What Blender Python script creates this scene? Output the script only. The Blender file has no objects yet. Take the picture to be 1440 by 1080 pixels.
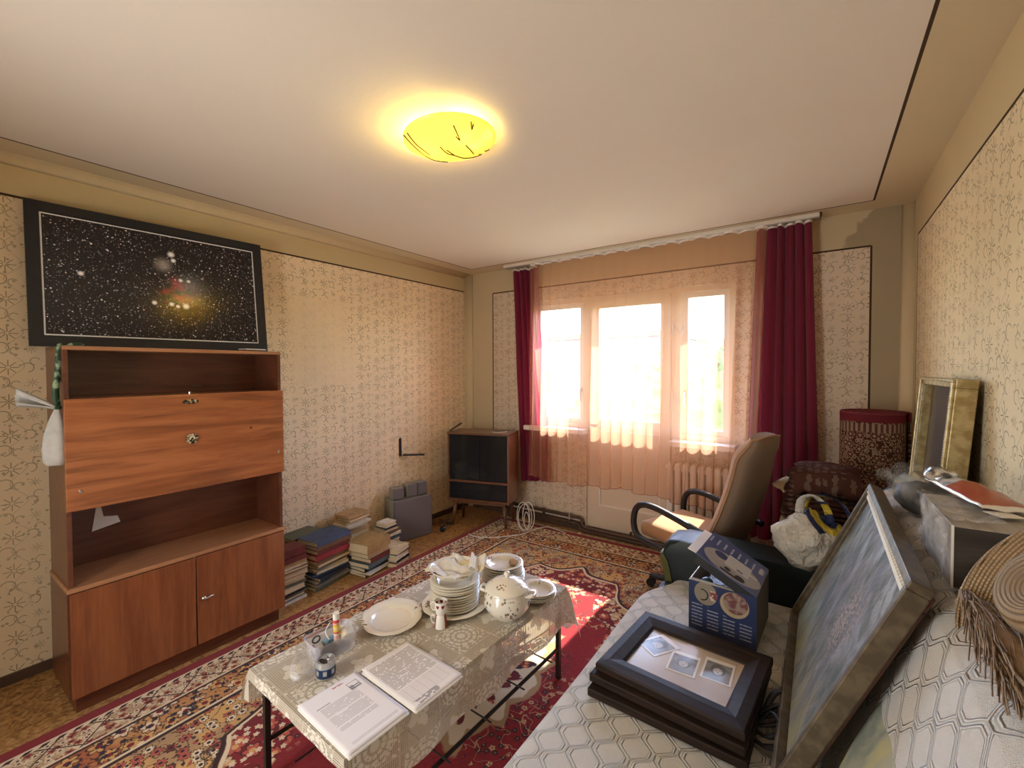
import bpy, bmesh, math, random
from mathutils import Vector, Matrix, noise
R = random.Random(7)
PI = math.pi
scene = bpy.context.scene
COL = scene.collection

# ------------------------------------------------------------------ camera
F_PX, PITCH, ROLL, YAW, PX, PY = 618.2, math.radians(-1.332), math.radians(-.17), math.radians(34.888), 722.6, 532.73
CAM = Vector((3.265, -.128, 1.548))
fw = Vector((-math.sin(YAW) * math.cos(PITCH), math.cos(YAW) * math.cos(PITCH), math.sin(PITCH)))
r0 = Vector((math.cos(YAW), math.sin(YAW), 0)); u0 = r0.cross(fw)
rt = r0 * math.cos(ROLL) + u0 * math.sin(ROLL); up = -r0 * math.sin(ROLL) + u0 * math.cos(ROLL)
cd = bpy.data.cameras.new('camera'); cam = bpy.data.objects.new('camera', cd); COL.objects.link(cam)
m = Matrix((rt, up, -fw)).transposed().to_4x4(); m.translation = CAM; cam.matrix_world = m
cd.sensor_width = 36; cd.lens = F_PX / 1440 * 36; cd.shift_x = -(PX - 720) / 1440; cd.shift_y = (PY - 540) / 1440
cd.clip_start = .02; cd.clip_end = 300
scene.camera = cam

# ------------------------------------------------------------------ light and exposure
w = bpy.data.worlds.new('sky'); scene.world = w; w.use_nodes = True
nt = w.node_tree; nt.nodes.clear()
sky = nt.nodes.new('ShaderNodeTexSky'); sky.sky_type = 'NISHITA'; sky.sun_disc = False
sky.sun_elevation = math.radians(46); sky.sun_rotation = math.radians(0); sky.air_density = .9; sky.dust_density = .25; sky.ozone_density = 3.0
bgn = nt.nodes.new('ShaderNodeBackground'); bgn.inputs[1].default_value = 1.0
out = nt.nodes.new('ShaderNodeOutputWorld')
nt.links.new(sky.outputs[0], bgn.inputs[0]); nt.links.new(bgn.outputs[0], out.inputs[0])
SUN_EL, SUN_AZ = math.radians(45.5), math.radians(-1.0)
sd = bpy.data.lights.new('sun', 'SUN'); sd.energy = 6.5; sd.angle = math.radians(.6); sd.color = (1, .95, .86)
so = bpy.data.objects.new('sun', sd); COL.objects.link(so)
sun_dir = Vector((math.sin(SUN_AZ) * math.cos(SUN_EL), -math.cos(SUN_AZ) * math.cos(SUN_EL), -math.sin(SUN_EL)))
so.rotation_euler = sun_dir.to_track_quat('-Z', 'Y').to_euler(); so.location = (2, 12, 12)
LAMP = Vector((1.90, 1.335, 2.6))
LAMP_W = 2.7
scene.view_settings.view_transform = 'Standard'; scene.view_settings.look = 'None'
scene.view_settings.gamma = 1; scene.view_settings.use_curve_mapping = False
scene.view_settings.exposure = 2.2
cy = scene.cycles
cy.max_bounces = 10; cy.diffuse_bounces = 6; cy.glossy_bounces = 3; cy.transmission_bounces = 6; cy.transparent_max_bounces = 24
cy.use_denoising = True; cy.caustics_reflective = False; cy.caustics_refractive = False
cy.sample_clamp_indirect = 6
pd = bpy.data.lights.new('window_portal', 'AREA'); pd.shape = 'RECTANGLE'; pd.size = 1.9; pd.size_y = 2.2
pd.cycles.is_portal = True
po = bpy.data.objects.new('window_portal', pd); COL.objects.link(po)
po.location = (1.77, 3.98, 1.15); po.rotation_euler = (math.radians(-90), 0, 0)
hd = bpy.data.lights.new('fill_light', 'AREA'); hd.shape = 'RECTANGLE'; hd.size = 1.0; hd.size_y = 1.6; hd.energy = 14; hd.color = (1, .98, .94)   # added fill behind the camera to brighten the room, no real source there
ho = bpy.data.objects.new('fill_light', hd); COL.objects.link(ho); ho.location = (1.75, -.95, 1.0); ho.rotation_euler = Vector((.50, 1, -.05)).to_track_quat('-Z', 'Z').to_euler(); hd.spread = math.radians(180)

# ------------------------------------------------------------------ node expressions
class X:
    def __init__(s, g, v): s.g = g; s.v = v
    def __add__(a, b): return a.g.m('ADD', a, b)
    __radd__ = __add__
    def __sub__(a, b): return a.g.m('SUBTRACT', a, b)
    def __rsub__(a, b): return a.g.m('SUBTRACT', b, a)
    def __mul__(a, b): return a.g.m('MULTIPLY', a, b)
    __rmul__ = __mul__
    def __truediv__(a, b): return a.g.m('DIVIDE', a, b)
    def __neg__(a): return a.g.m('MULTIPLY', a, -1.0)
class G:
    def __init__(s, nt): s.nt = nt
    def node(s, t, **kw):
        n = s.nt.nodes.new(t)
        for k, v in kw.items(): setattr(n, k, v)
        return n
    def set(s, sock, v):
        if isinstance(v, X): s.nt.links.new(v.v, sock)
        elif isinstance(v, (tuple, list)) and sock.type == 'RGBA': sock.default_value = (v[0], v[1], v[2], 1)
        else: sock.default_value = v
    def m(s, op, a, b=None, c=None, clamp=False):
        n = s.node('ShaderNodeMath', operation=op); n.use_clamp = clamp
        s.set(n.inputs[0], a)
        if b is not None: s.set(n.inputs[1], b)
        if c is not None: s.set(n.inputs[2], c)
        return X(s, n.outputs[0])
    def sin(s, a): return s.m('SINE', a)
    def cos(s, a): return s.m('COSINE', a)
    def abs(s, a): return s.m('ABSOLUTE', a)
    def sqrt(s, a): return s.m('SQRT', a)
    def floor(s, a): return s.m('FLOOR', a)
    def frac(s, a): return s.m('FRACT', a)
    def mod(s, a, b): return s.m('FLOORED_MODULO', a, b)
    def min(s, a, b): return s.m('MINIMUM', a, b)
    def max(s, a, b): return s.m('MAXIMUM', a, b)
    def pow(s, a, b): return s.m('POWER', a, b)
    def atan2(s, a, b): return s.m('ARCTAN2', a, b)
    def gt(s, a, b): return s.m('GREATER_THAN', a, b)
    def lt(s, a, b): return s.m('LESS_THAN', a, b)
    def hyp(s, a, b): return s.sqrt(a * a + b * b)
    def ss(s, a, lo, hi):   # smooth ramp 0..1 from lo to hi (hi<lo allowed)
        n = s.node('ShaderNodeMapRange', interpolation_type='SMOOTHSTEP')
        inv = hi < lo
        s.set(n.inputs[0], a); n.inputs[1].default_value = min(lo, hi); n.inputs[2].default_value = max(lo, hi)
        n.inputs[3].default_value = 1.0 if inv else 0.0; n.inputs[4].default_value = 0.0 if inv else 1.0
        return X(s, n.outputs[0])
    def box(s, a, lo, hi, e=.002):
        e = max(e, 1e-4)
        return s.ss(a, lo - e, lo + e) * s.ss(a, hi + e, hi - e)
    def mix(s, f, a, b):
        n = s.node('ShaderNodeMix', data_type='RGBA'); s.set(n.inputs[0], f); s.set(n.inputs[6], a); s.set(n.inputs[7], b)
        return X(s, n.outputs[2])
    def coord(s, k='Object'):
        n = s.node('ShaderNodeTexCoord'); return X(s, n.outputs[k])
    def xyz(s, v):
        n = s.node('ShaderNodeSeparateXYZ'); s.set(n.inputs[0], v); return [X(s, o) for o in n.outputs]
    def vec(s, x, y, z=0.0):
        n = s.node('ShaderNodeCombineXYZ')
        for i, q in enumerate((x, y, z)): s.set(n.inputs[i], q)
        return X(s, n.outputs[0])
    def noise(s, v, sc=5., det=3., rough=.5, dist=0., col=False):
        n = s.node('ShaderNodeTexNoise'); s.set(n.inputs['Vector'], v); n.inputs['Scale'].default_value = sc
        n.inputs['Detail'].default_value = det; n.inputs['Roughness'].default_value = rough; n.inputs['Distortion'].default_value = dist
        return X(s, n.outputs['Color' if col else 'Fac'])
    def voro(s, v, sc=5., feat='F1', rnd=1.):
        n = s.node('ShaderNodeTexVoronoi', feature=feat); s.set(n.inputs['Vector'], v)
        n.inputs['Scale'].default_value = sc; n.inputs['Randomness'].default_value = rnd
        return {k: X(s, n.outputs[k]) for k in ('Distance', 'Color', 'Position') if k in n.outputs}
    def ramp(s, f, stops):
        n = s.node('ShaderNodeValToRGB'); s.set(n.inputs[0], f); e = n.color_ramp.elements
        while len(e) < len(stops): e.new(.5)
        for i, (p, c) in enumerate(stops): e[i].position = p; e[i].color = (*c, 1)
        return X(s, n.outputs[0])
    def flowers(s, v, sc, petals=6, rnd=.8):   # voronoi field of flowers: (petal, core, edge ring, random 0..1)
        d = s.voro(v, sc, rnd=rnd)
        px, py, _ = s.xyz(v); qx, qy, _ = s.xyz(d['Position'])
        dx = px * sc - qx; dy = py * sc - qy
        n = s.node('ShaderNodeVectorMath', operation='SUBTRACT'); s.set(n.inputs[0], v); s.set(n.inputs[1], d['Position'])
        dx, dy, _ = s.xyz(X(s, n.outputs[0])); dx = dx * sc; dy = dy * sc
        r = s.hyp(dx, dy); th = s.atan2(dy, dx)
        rr = r / (s.abs(s.cos(th * (petals / 2))) * .45 + .55)
        cr = s.xyz(d['Color'])
        return s.ss(rr, .42, .36), s.ss(r, .16, .12), s.ss(rr, .52, .47), cr[0], cr[1]

MATS = {}
def mat(name, fn, **kw):
    if name in MATS: return MATS[name]
    m = bpy.data.materials.new(name); m.use_nodes = True; nt = m.node_tree; nt.nodes.clear()
    g = G(nt); o = g.node('ShaderNodeOutputMaterial'); b = g.node('ShaderNodeBsdfPrincipled')
    d = fn(g) if callable(fn) else dict(base=fn)
    d = {**d, **kw}
    g.set(b.inputs['Base Color'], d.get('base', (.8, .8, .8)))
    g.set(b.inputs['Roughness'], d.get('rough', .6)); g.set(b.inputs['Metallic'], d.get('metal', 0.))
    g.set(b.inputs['Specular IOR Level'], d.get('spec', .4))
    if 'coat' in d: g.set(b.inputs['Coat Weight'], d['coat']); b.inputs['Coat Roughness'].default_value = .15
    if 'sheen' in d: g.set(b.inputs['Sheen Weight'], d['sheen'])
    if 'emit' in d: g.set(b.inputs['Emission Color'], d['emit']); g.set(b.inputs['Emission Strength'], d.get('estr', 1.))
    if 'trans' in d: g.set(b.inputs['Transmission Weight'], d['trans']); b.inputs['IOR'].default_value = d.get('ior', 1.45)
    if 'bump' in d:
        bn = g.node('ShaderNodeBump'); bn.inputs['Strength'].default_value = d.get('bstr', .3); bn.inputs['Distance'].default_value = d.get('bdist', .01)
        g.set(bn.inputs['Height'], d['bump']); nt.links.new(bn.outputs[0], b.inputs['Normal'])
    sh = b.outputs[0]
    if 'tl' in d:       # translucent share
        t = g.node('ShaderNodeBsdfTranslucent'); g.set(t.inputs[0], d.get('tlcol', d['base']))
        mx = g.node('ShaderNodeMixShader'); g.set(mx.inputs[0], d['tl']); nt.links.new(sh, mx.inputs[1]); nt.links.new(t.outputs[0], mx.inputs[2]); sh = mx.outputs[0]
    if 'alpha' in d:    # share that is cloth; the rest is open
        t = g.node('ShaderNodeBsdfTransparent')
        if 'tcol' in d: g.set(t.inputs[0], d['tcol'])
        mx = g.node('ShaderNodeMixShader'); g.set(mx.inputs[0], d['alpha']); nt.links.new(t.outputs[0], mx.inputs[1]); nt.links.new(sh, mx.inputs[2]); sh = mx.outputs[0]
    nt.links.new(sh, o.inputs[0])
    MATS[name] = m
    return m

# ------------------------------------------------------------------ mesh helpers
def link(o, parent=None):
    COL.objects.link(o)
    if parent is not None: o.parent = parent
    return o
def obj(name, bm, m, parent=None, smooth=False, solid=0., sub=0, loc=None, rot=None, angle=None):
    me = bpy.data.meshes.new(name); bmesh.ops.recalc_face_normals(bm, faces=bm.faces[:]) if not solid else None
    bm.to_mesh(me); bm.free()
    if m is not None: me.materials.append(m)
    if smooth:
        for p in me.polygons: p.use_smooth = True
    o = bpy.data.objects.new(name, me); link(o, parent)
    if angle is not None:
        try: me.set_sharp_from_angle(angle=math.radians(angle))
        except Exception: pass
    if loc is not None: o.location = loc
    if rot is not None: o.rotation_euler = rot
    if solid:
        s = o.modifiers.new('solid', 'SOLIDIFY'); s.thickness = solid; s.offset = 0
    if sub:
        s = o.modifiers.new('sub', 'SUBSURF'); s.levels = sub; s.render_levels = sub
    return o
def thing(name, label, cat, loc=(0, 0, 0), rotz=0., group=None, rot=None):
    o = bpy.data.objects.new(name, None); COL.objects.link(o); o.empty_display_size = .05
    o.location = loc; o.rotation_euler = rot if rot is not None else (0, 0, rotz)
    o['label'] = label; o['category'] = cat
    if group: o['group'] = group
    return o
def tag(o, label, cat, group=None):
    o['label'] = label; o['category'] = cat
    if group: o['group'] = group
    return o
def struct(o): o['kind'] = 'structure'; return o
def stuff(o): o['kind'] = 'stuff'; return o
def B(): return bmesh.new()
def box(bm, c, s, rz=0., bev=0., mx=None):
    M = Matrix.Translation(c) @ Matrix.Rotation(rz, 4, 'Z') @ Matrix.Diagonal((s[0], s[1], s[2], 1))
    if mx is not None: M = mx @ M
    r = bmesh.ops.create_cube(bm, size=1, matrix=M)
    if bev:
        es = list({e for v in r['verts'] for e in v.link_edges})
        bmesh.ops.bevel(bm, geom=es, offset=bev, segments=2, profile=.5, affect='EDGES')
    return bm
def b2(bm, a, b, bev=0.):   # box from two corners
    c = [(a[i] + b[i]) / 2 for i in range(3)]; s = [abs(b[i] - a[i]) for i in range(3)]
    return box(bm, c, s, 0, bev)
def cyl(bm, p, q, r, r2=None, n=20, cap=True):
    p, q = Vector(p), Vector(q); d = q - p
    M = Matrix.Translation((p + q) / 2) @ d.to_track_quat('Z', 'Y').to_matrix().to_4x4()
    bmesh.ops.create_cone(bm, cap_ends=cap, segments=n, radius1=r, radius2=r if r2 is None else r2, depth=d.length, matrix=M)
    return bm
def ball(bm, c, r, sc=(1, 1, 1), n=16):
    bmesh.ops.create_uvsphere(bm, u_segments=n, v_segments=max(6, n // 2), radius=r, matrix=Matrix.Translation(c) @ Matrix.Diagonal((*sc, 1)))
    return bm
def lathe(bm, prof, n=40, c=(0, 0, 0), sx=1., sy=1., wob=None):
    rings = []
    for r, z in prof:
        if r < 1e-6: rings.append([bm.verts.new((c[0], c[1], c[2] + z))])
        else:
            ring = []
            for i in range(n):
                a = 2 * PI * i / n; k = r * (wob(a, r) if wob else 1)
                ring.append(bm.verts.new((c[0] + k * sx * math.cos(a), c[1] + k * sy * math.sin(a), c[2] + z)))
            rings.append(ring)
    for A, Bq in zip(rings, rings[1:]):
        for i in range(n):
            j = (i + 1) % n
            if len(A) == 1 and len(Bq) == 1: continue
            if len(A) == 1: bm.faces.new((A[0], Bq[i], Bq[j]))
            elif len(Bq) == 1: bm.faces.new((A[i], A[j], Bq[0]))
            else: bm.faces.new((A[i], A[j], Bq[j], Bq[i]))
    return bm
def catmull(pts, k=6, closed=False):
    P = [Vector(p) for p in pts]; n = len(P); o = []
    for i in range(n if closed else n - 1):
        if closed: a, b, c, d = P[(i - 1) % n], P[i], P[(i + 1) % n], P[(i + 2) % n]
        else: a, b, c, d = P[max(i - 1, 0)], P[i], P[i + 1], P[min(i + 2, n - 1)]
        for j in range(k):
            t = j / k
            o.append(.5 * ((2 * b) + (c - a) * t + (2 * a - 5 * b + 4 * c - d) * t * t + (3 * b - a - 3 * c + d) * t ** 3))
    if not closed: o.append(P[-1])
    return o
def tube(bm, pts, r, n=8, closed=False, flat=None, upv=None):
    """round tube, or flat=(w,h) rectangular strip"""
    P = [Vector(p) for p in pts]; N = len(P); rings = []
    u = None
    for i in range(N):
        if closed: t = (P[(i + 1) % N] - P[i - 1]).normalized()
        else: t = (P[min(i + 1, N - 1)] - P[max(i - 1, 0)]).normalized()
        if upv is not None: u = Vector(upv); u = (u - t * u.dot(t)).normalized()
        elif u is None:
            u = Vector((0, 0, 1)) if abs(t.z) < .9 else Vector((1, 0, 0)); u = (u - t * u.dot(t)).normalized()
        else: u = (u - t * u.dot(t)).normalized()
        v = t.cross(u)
        rad = r(i / (N - 1)) if callable(r) else r
        if flat: offs = [(flat[0] / 2 * a, flat[1] / 2 * b) for a, b in ((1, 1), (-1, 1), (-1, -1), (1, -1))]
        else: offs = [(rad * math.cos(2 * PI * k / n), rad * math.sin(2 * PI * k / n)) for k in range(n)]
        rings.append([bm.verts.new(P[i] + u * a + v * b) for a, b in offs])
    k = len(rings[0])
    for i in range(N if closed else N - 1):
        A, Bq = rings[i], rings[(i + 1) % N]
        for j in range(k): bm.faces.new((A[j], A[(j + 1) % k], Bq[(j + 1) % k], Bq[j]))
    if not closed: bm.faces.new(rings[0][::-1]); bm.faces.new(rings[-1])
    return bm
def sheet(bm, fn, nu, nv, uvf=None):
    uvl = bm.loops.layers.uv.verify()
    V = [[bm.verts.new(fn(i / nu, j / nv)) for j in range(nv + 1)] for i in range(nu + 1)]
    for i in range(nu):
        for j in range(nv):
            f = bm.faces.new((V[i][j], V[i + 1][j], V[i + 1][j + 1], V[i][j + 1]))
            for l, (a, b) in zip(f.loops, ((i, j), (i + 1, j), (i + 1, j + 1), (i, j + 1))):
                l[uvl].uv = uvf(a / nu, b / nv) if uvf else (a / nu, b / nv)
    return bm
def prism(bm, poly, axis, lo, hi):
    """extrude a 2D polygon along axis ('x','y','z')"""
    def P(a, b, t): return {'x': (t, a, b), 'y': (a, t, b), 'z': (a, b, t)}[axis]
    A = [bm.verts.new(P(a, b, lo)) for a, b in poly]; Z = [bm.verts.new(P(a, b, hi)) for a, b in poly]
    n = len(poly); bm.faces.new(A[::-1]); bm.faces.new(Z)
    for i in range(n): bm.faces.new((A[i], A[(i + 1) % n], Z[(i + 1) % n], Z[i]))
    return bm
def nz(p, s=1., seed=0.): return noise.noise(Vector(p) * s + Vector((seed, seed * .7, seed * 1.3)))
def sm(x, a, b):
    t = min(1, max(0, (x - a) / (b - a))); return t * t * (3 - 2 * t)
ORD = ['topmost', 'second from the top', 'third from the top', 'fourth from the top', 'fifth from the top', 'sixth from the top', 'seventh from the top',
       'eighth from the top', 'ninth from the top', 'tenth from the top', 'eleventh from the top', 'twelfth from the top', 'thirteenth from the top', 'fourteenth from the top']

# ------------------------------------------------------------------ shared materials
def fl8(g, dx, dz, r0, wd):
    rr = g.hyp(dx, dz); th = g.atan2(dz, dx)
    return g.ss(g.abs(g.sin(th * 4.0)) * rr, wd, wd * .4) * g.ss(rr, r0, r0 * .85) * g.ss(rr, r0 * .12, r0 * .22)
def arc(g, dx, dz, R, wd, lim):
    return g.ss(g.abs(g.hyp(dx, dz) - R), wd, wd * .4) * g.gt(dx + dz * .6, lim)
def wallpaper(g, u, z):
    P = .168
    par = g.mod(g.floor(u / P), 2.0)
    x = g.mod(u, P) - P / 2; y = g.mod(z + par * .065, P) - P / 2
    ink = fl8(g, x + .03, y - .03, .040, .0085)
    ink = g.max(ink, fl8(g, x - .05, y + .045,   .024, .0065) * .7)
    ink = g.max(ink, arc(g, x - .035, y - .03, .022, .0032, -.012) * .7)
    ink = g.max(ink, arc(g, x + .052, y + .042, .026, .0032, -.016) * .7)
    ink = g.max(ink, arc(g, -x - .005, y + .055, .017, .003, -.008) * .65)
    ink = g.max(ink, arc(g, -x + .062, y - .062, .018, .003, -.01) * .6)
    ink = g.max(ink, g.ss(g.abs(x - .03 * g.sin(y * (2 * PI / P)) + .005), .0022, .0008) * .5)
    d = g.voro(g.vec(u, z), 38.0); cr = g.xyz(d['Color'])[0]
    ink = g.max(ink, g.ss(d['Distance'], .30, .18) * g.gt(cr, .35) * .6)
    return ink
def wallmat(name, ax, u0_, u1_, zt, paper, ink, plain, faded=None, stain=False):
    def f(g):
        v = g.coord('Object'); c = g.xyz(v); u = c[ax]; z = c[2]
        inn = g.box(u, u0_, u1_, .001) * g.lt(z, zt)
        k = wallpaper(g, u, z) * (g.ss(g.noise(v, 2.3, 3), .2, .5) * .4 + .6)
        if faded:
            k = k * (1.0 - .75 * g.max(*[g.box(u, a[0], a[1], .02) * g.box(z, a[2], a[3], .02) for a in faded]))
        pc = g.mix(g.ss(g.noise(v, 1.3, 4), .35, .7), paper, tuple(q * .9 for q in paper))
        pc = g.mix(k * .85, pc, ink)
        line = g.ss(g.abs(z - zt), .007, .005) * g.box(u, u0_, u1_, .002)
        line = g.max(line, g.max(g.ss(g.abs(u - u0_), .007, .005), g.ss(g.abs(u - u1_), .007, .005)) * g.lt(z, zt))
        pl = g.mix(g.noise(v, 3, 5), plain, tuple(q * .9 for q in plain))
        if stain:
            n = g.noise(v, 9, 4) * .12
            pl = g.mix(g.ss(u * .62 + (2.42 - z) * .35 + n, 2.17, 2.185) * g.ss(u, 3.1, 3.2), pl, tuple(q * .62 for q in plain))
        col = g.mix(inn, pl, pc)
        col = g.mix(line, col, (.06, .035, .02))
        return dict(base=col, rough=.85, spec=.15, bump=g.noise(v, 60, 3), bstr=.06)
    return mat(name, f)
PAPER = (.85, .69, .47); INK = (.13, .09, .04); PLAIN = (.62, .50, .29)
M_left = wallmat('wallpaper_left', 1, -2., 3.60, 2.403, PAPER, INK, PLAIN, faded=[(1.62, 2.10, 1.72, 2.10), (1.64, 2.18, 1.42, 1.72)])
M_back = wallmat('wallpaper_back', 0, .35, 3.535, 2.36, (.70, .59, .46), (.11, .08, .05), (.60, .50, .33), stain=True)
M_right = wallmat('wallpaper_right', 1, -2., 3.50, 2.36, (.80, .69, .47), (.13, .10, .05), (.64, .53, .32))
def f_ceil(g):
    v = g.coord('Object'); x, y, _ = g.xyz(v)
    inn = g.box(x, .215, 3.53, .001) * g.lt(y, 3.46)
    ln = g.max(g.max(g.ss(g.abs(x - .215), .007, .005), g.ss(g.abs(x - 3.53), .007, .005)) * g.lt(y, 3.46), g.ss(g.abs(y - 3.46), .007, .005) * g.box(x, .215, 3.53))
    a = g.mix(g.noise(v, 1.5, 5), (.80, .74, .66), (.75, .69, .61))
    return dict(base=g.mix(ln, g.mix(inn, (.66, .56, .38), a), (.07, .04, .025)), rough=.9, spec=.1, bump=g.noise(v, 40, 4), bstr=.08)
M_ceil = mat('ceiling_paint', f_ceil)
def f_floor(g):
    v = g.coord('Object')
    n = g.noise(v, 34, 4, .6, 1.2); d = g.voro(v, 26)
    c = g.ramp(n, [(.30, (.13, .055, .018)), (.45, (.30, .15, .05)), (.58, (.45, .25, .09)), (.72, (.55, .36, .17))])
    c = g.mix(g.ss(d['Distance'], .5, .15) * .55, c, (.50, .30, .12))
    return dict(base=c, rough=.5, spec=.35)
M_floor = mat('floor_covering', f_floor)
def woodmat(name, a, b, axis=2, sc=1., rough=.32, coat=.25, streak=0.):
    def f(g):
        v = g.coord('Object'); c = list(g.xyz(v))
        c = [q * (1.2 if i == axis else 14.0) * sc for i, q in enumerate(c)]
        vv = g.vec(*c)
        n = g.noise(vv, 1.6, 5, .6, .6); n2 = g.noise(vv, 9, 3)
        col = g.mix(g.ss(n * .75 + n2 * .25, .33, .66), a, b)
        if streak:
            col = g.mix(g.ss(g.noise(vv, 1.1, 2, .5, 1.5),   .50, .72) * streak, col, tuple(q * .45 for q in a))
        return dict(base=col, rough=rough, coat=coat, spec=.4 if coat else .15, bump=n2, bstr=.04)
    return mat(name, f)
W_front = woodmat('walnut_veneer', (.17, .048, .017), (.25, .082, .028), 2, 1)
W_flap = woodmat('walnut_flap', (.28, .085, .026), (.40, .14, .048), 1, .8, .28, .3, .6)
W_dark = woodmat('dark_walnut', (.085, .025, .012), (.14, .045, .02), 1)
W_edge = woodmat('walnut_edge', (.30, .13, .06), (.40, .19, .09), 1)
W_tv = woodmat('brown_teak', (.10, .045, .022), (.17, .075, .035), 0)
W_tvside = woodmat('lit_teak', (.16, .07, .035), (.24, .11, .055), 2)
W_frame = woodmat('black_brown_oak', (.012, .007, .005), (.032, .019, .013), 0, 2.2, .55, .0)
M_white = mat('white_gloss_paint', lambda g: dict(base=g.mix(g.noise(g.coord(), 3, 3), (.80, .76, .70), (.74, .70, .63)), rough=.4))
M_cream = mat('cream_gloss_paint', lambda g: dict(base=g.mix(g.noise(g.coord(), 2, 3), (.72, .62, .50), (.66, .56, .44)), rough=.42))
M_pipe = mat('brown_pipe_paint', lambda g: dict(base=g.mix(g.noise(g.coord(), 5, 3), (.07, .04, .028), (.11, .065, .045)), rough=.4))
M_black = mat('black_plastic', lambda g: dict(base=g.mix(g.noise(g.coord(), 30, 2), (.012, .012, .014), (.022, .022, .025)), rough=.45))
M_metal = mat('steel', lambda g: dict(base=g.mix(g.noise(g.coord(), 20, 2), (.6, .6, .58), (.45, .45, .44)), rough=.3, metal=1.))
M_brass = mat('aged_brass', lambda g: dict(base=g.mix(g.ss(g.noise(g.coord(), 90, 3), .45, .6), (.06, .05, .03), (.62, .52, .34)), rough=.35, metal=.9))
M_glass = mat('window_glass', lambda g: dict(base=(.9, .95, .95), rough=.02, spec=.6, alpha=.07))
M_whiteplastic = mat('white_cable', lambda g: dict(base=g.mix(g.noise(g.coord(), 8, 2), (.78, .76, .72), (.68, .66, .62)), rough=.4))

# ------------------------------------------------------------------ room shell
RX, BY, HZ, FY = 3.745, 3.66, 2.6, -1.0
struct(obj('floor', b2(B(), (-.3, FY - .3, -.1), (RX + .3, BY + .3, 0)), M_floor))
struct(obj('ceiling', b2(B(), (-.3, FY - .3, HZ), (RX + .3, BY + .3, HZ + .1)), M_ceil))
struct(obj('wall_left', b2(B(), (-.25, FY - .25, 0), (0, BY + .3, HZ)), M_left))
struct(obj('wall_right', b2(B(), (RX, FY - .25, 0), (RX + .25, BY + .3, HZ)), M_right))
struct(obj('wall_front', b2(B(), (0, FY - .25, 0), (RX, FY, HZ)), mat('front_wall_paint', lambda g: dict(base=g.mix(g.noise(g.coord(), 3, 3), (.70, .58, .38), (.64, .52, .33)), rough=.9))))
bm = B()
for a, b in (((0, BY, 0), (.84, BY + .3, HZ)), ((2.72, BY, 0), (RX, BY + .3, HZ)), ((.84, BY, 2.22), (2.72, BY + .3, HZ)),
             ((.84, BY, 0), (1.46, BY + .3, .98)), ((2.27, BY, 0), (2.72, BY + .3, .95)), ((1.46, BY, 0), (2.27, BY + .3, .055))): b2(bm, a, b)
struct(obj('wall_back', bm, M_back))
def cove(bm, cx_, cy_, sx_, sy_, r, z0, z1):
    poly = [(cx_, cy_)] + [(cx_ + sx_ * (r - r * math.sin(a)), cy_ + sy_ * (r - r * math.cos(a))) for a in [PI / 2 * i / 6 for i in range(7)]]
    return prism(bm, poly, 'z', z0, z1)
struct(obj('trim_1', cove(B(), 0, BY, 1, -1, .07, 0, HZ), mat('corner_paint', lambda g: dict(base=g.mix(g.noise(g.coord(), 4, 3), (.66, .54, .34), (.6, .49, .3)), rough=.85)), smooth=True))
struct(obj('trim_2', cove(B(), RX, BY, -1, -1, .06, 0, HZ), MATS['corner_paint'], smooth=True))
# cove between left wall and ceiling
bm = B(); prism(bm, [(0, HZ), (0, HZ - .05)] + [(.05 - .05 * math.cos(a), HZ - .05 + .05 * math.sin(a)) for a in [PI / 2 * i / 5 for i in range(1, 6)]], 'y', FY, BY)
struct(obj('trim_3', bm, MATS['corner_paint'], smooth=True))
bm = B(); b2(bm, (0, FY, 0), (.012, BY, .05)); struct(obj('baseboard_left', bm, M_pipe))
bm = B(); b2(bm, (.07, BY - .014, 0), (1.44, BY, .085)); b2(bm, (2.29, BY - .014, 0), (RX, BY, .085)); struct(obj('baseboard_back', bm, M_pipe))

# ------------------------------------------------------------------ windows and balcony door
def frame_bm(bm, x0, x1, z0, z1, y0, y1, t):
    b2(bm, (x0, y0, z0), (x0 + t, y1, z1)); b2(bm, (x1 - t, y0, z0), (x1, y1, z1))
    b2(bm, (x0 + t, y0, z0), (x1 - t, y1, z0 + t)); b2(bm, (x0 + t, y0, z1 - t), (x1 - t, y1, z1)); return bm
def window(name, x0, x1, z0, z1, handle_x, sill=True):
    r = struct(obj(name, frame_bm(B(), x0, x1, z0, z1, BY + .02, BY + .11, .045), M_cream))
    s = obj('sash', frame_bm(B(), x0 + .04, x1 - .04, z0 + .04, z1 - .04, BY + .045, BY + .085, .05), M_white, r)
    obj('pane', b2(B(), (x0 + .085, BY + .064, z0 + .085), (x1 - .085, BY + .068, z1 - .085)), M_glass, r)
    h = B(); box(h, (handle_x, BY + .04, 1.32), (.022, .012, .09)); cyl(h, (handle_x, BY + .04, 1.34), (handle_x, BY + .0, 1.34), .008); tube(h, [(handle_x, BY + .0, 1.34), (handle_x, BY - .003, 1.30), (handle_x + .002, BY + 0, 1.235)], .008)
    obj('handle', h, M_metal, s, smooth=True)
    if sill: obj('window_sill', b2(B(), (x0 - .02, BY - .12, z0 - .045), (x1 + .02, BY + .02, z0), .006), M_white, r)
    return r
win1 = window('window_1', .84, 1.46, .98, 2.22, 1.395)
win2 = window('window_2', 2.27, 2.72, .95, 2.22, 2.335)
d = struct(obj('door_1', frame_bm(B(), 1.46, 2.27, .055, 2.22, BY + .02, BY + .11, .04), M_cream))
bm = B(); x0, x1 = 1.50, 2.23
b2(bm, (x0, BY + .0, .06), (x0 + .085, BY + .05, 2.18)); b2(bm, (x1 - .085, BY + .0, .06), (x1, BY + .05, 2.18))
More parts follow.
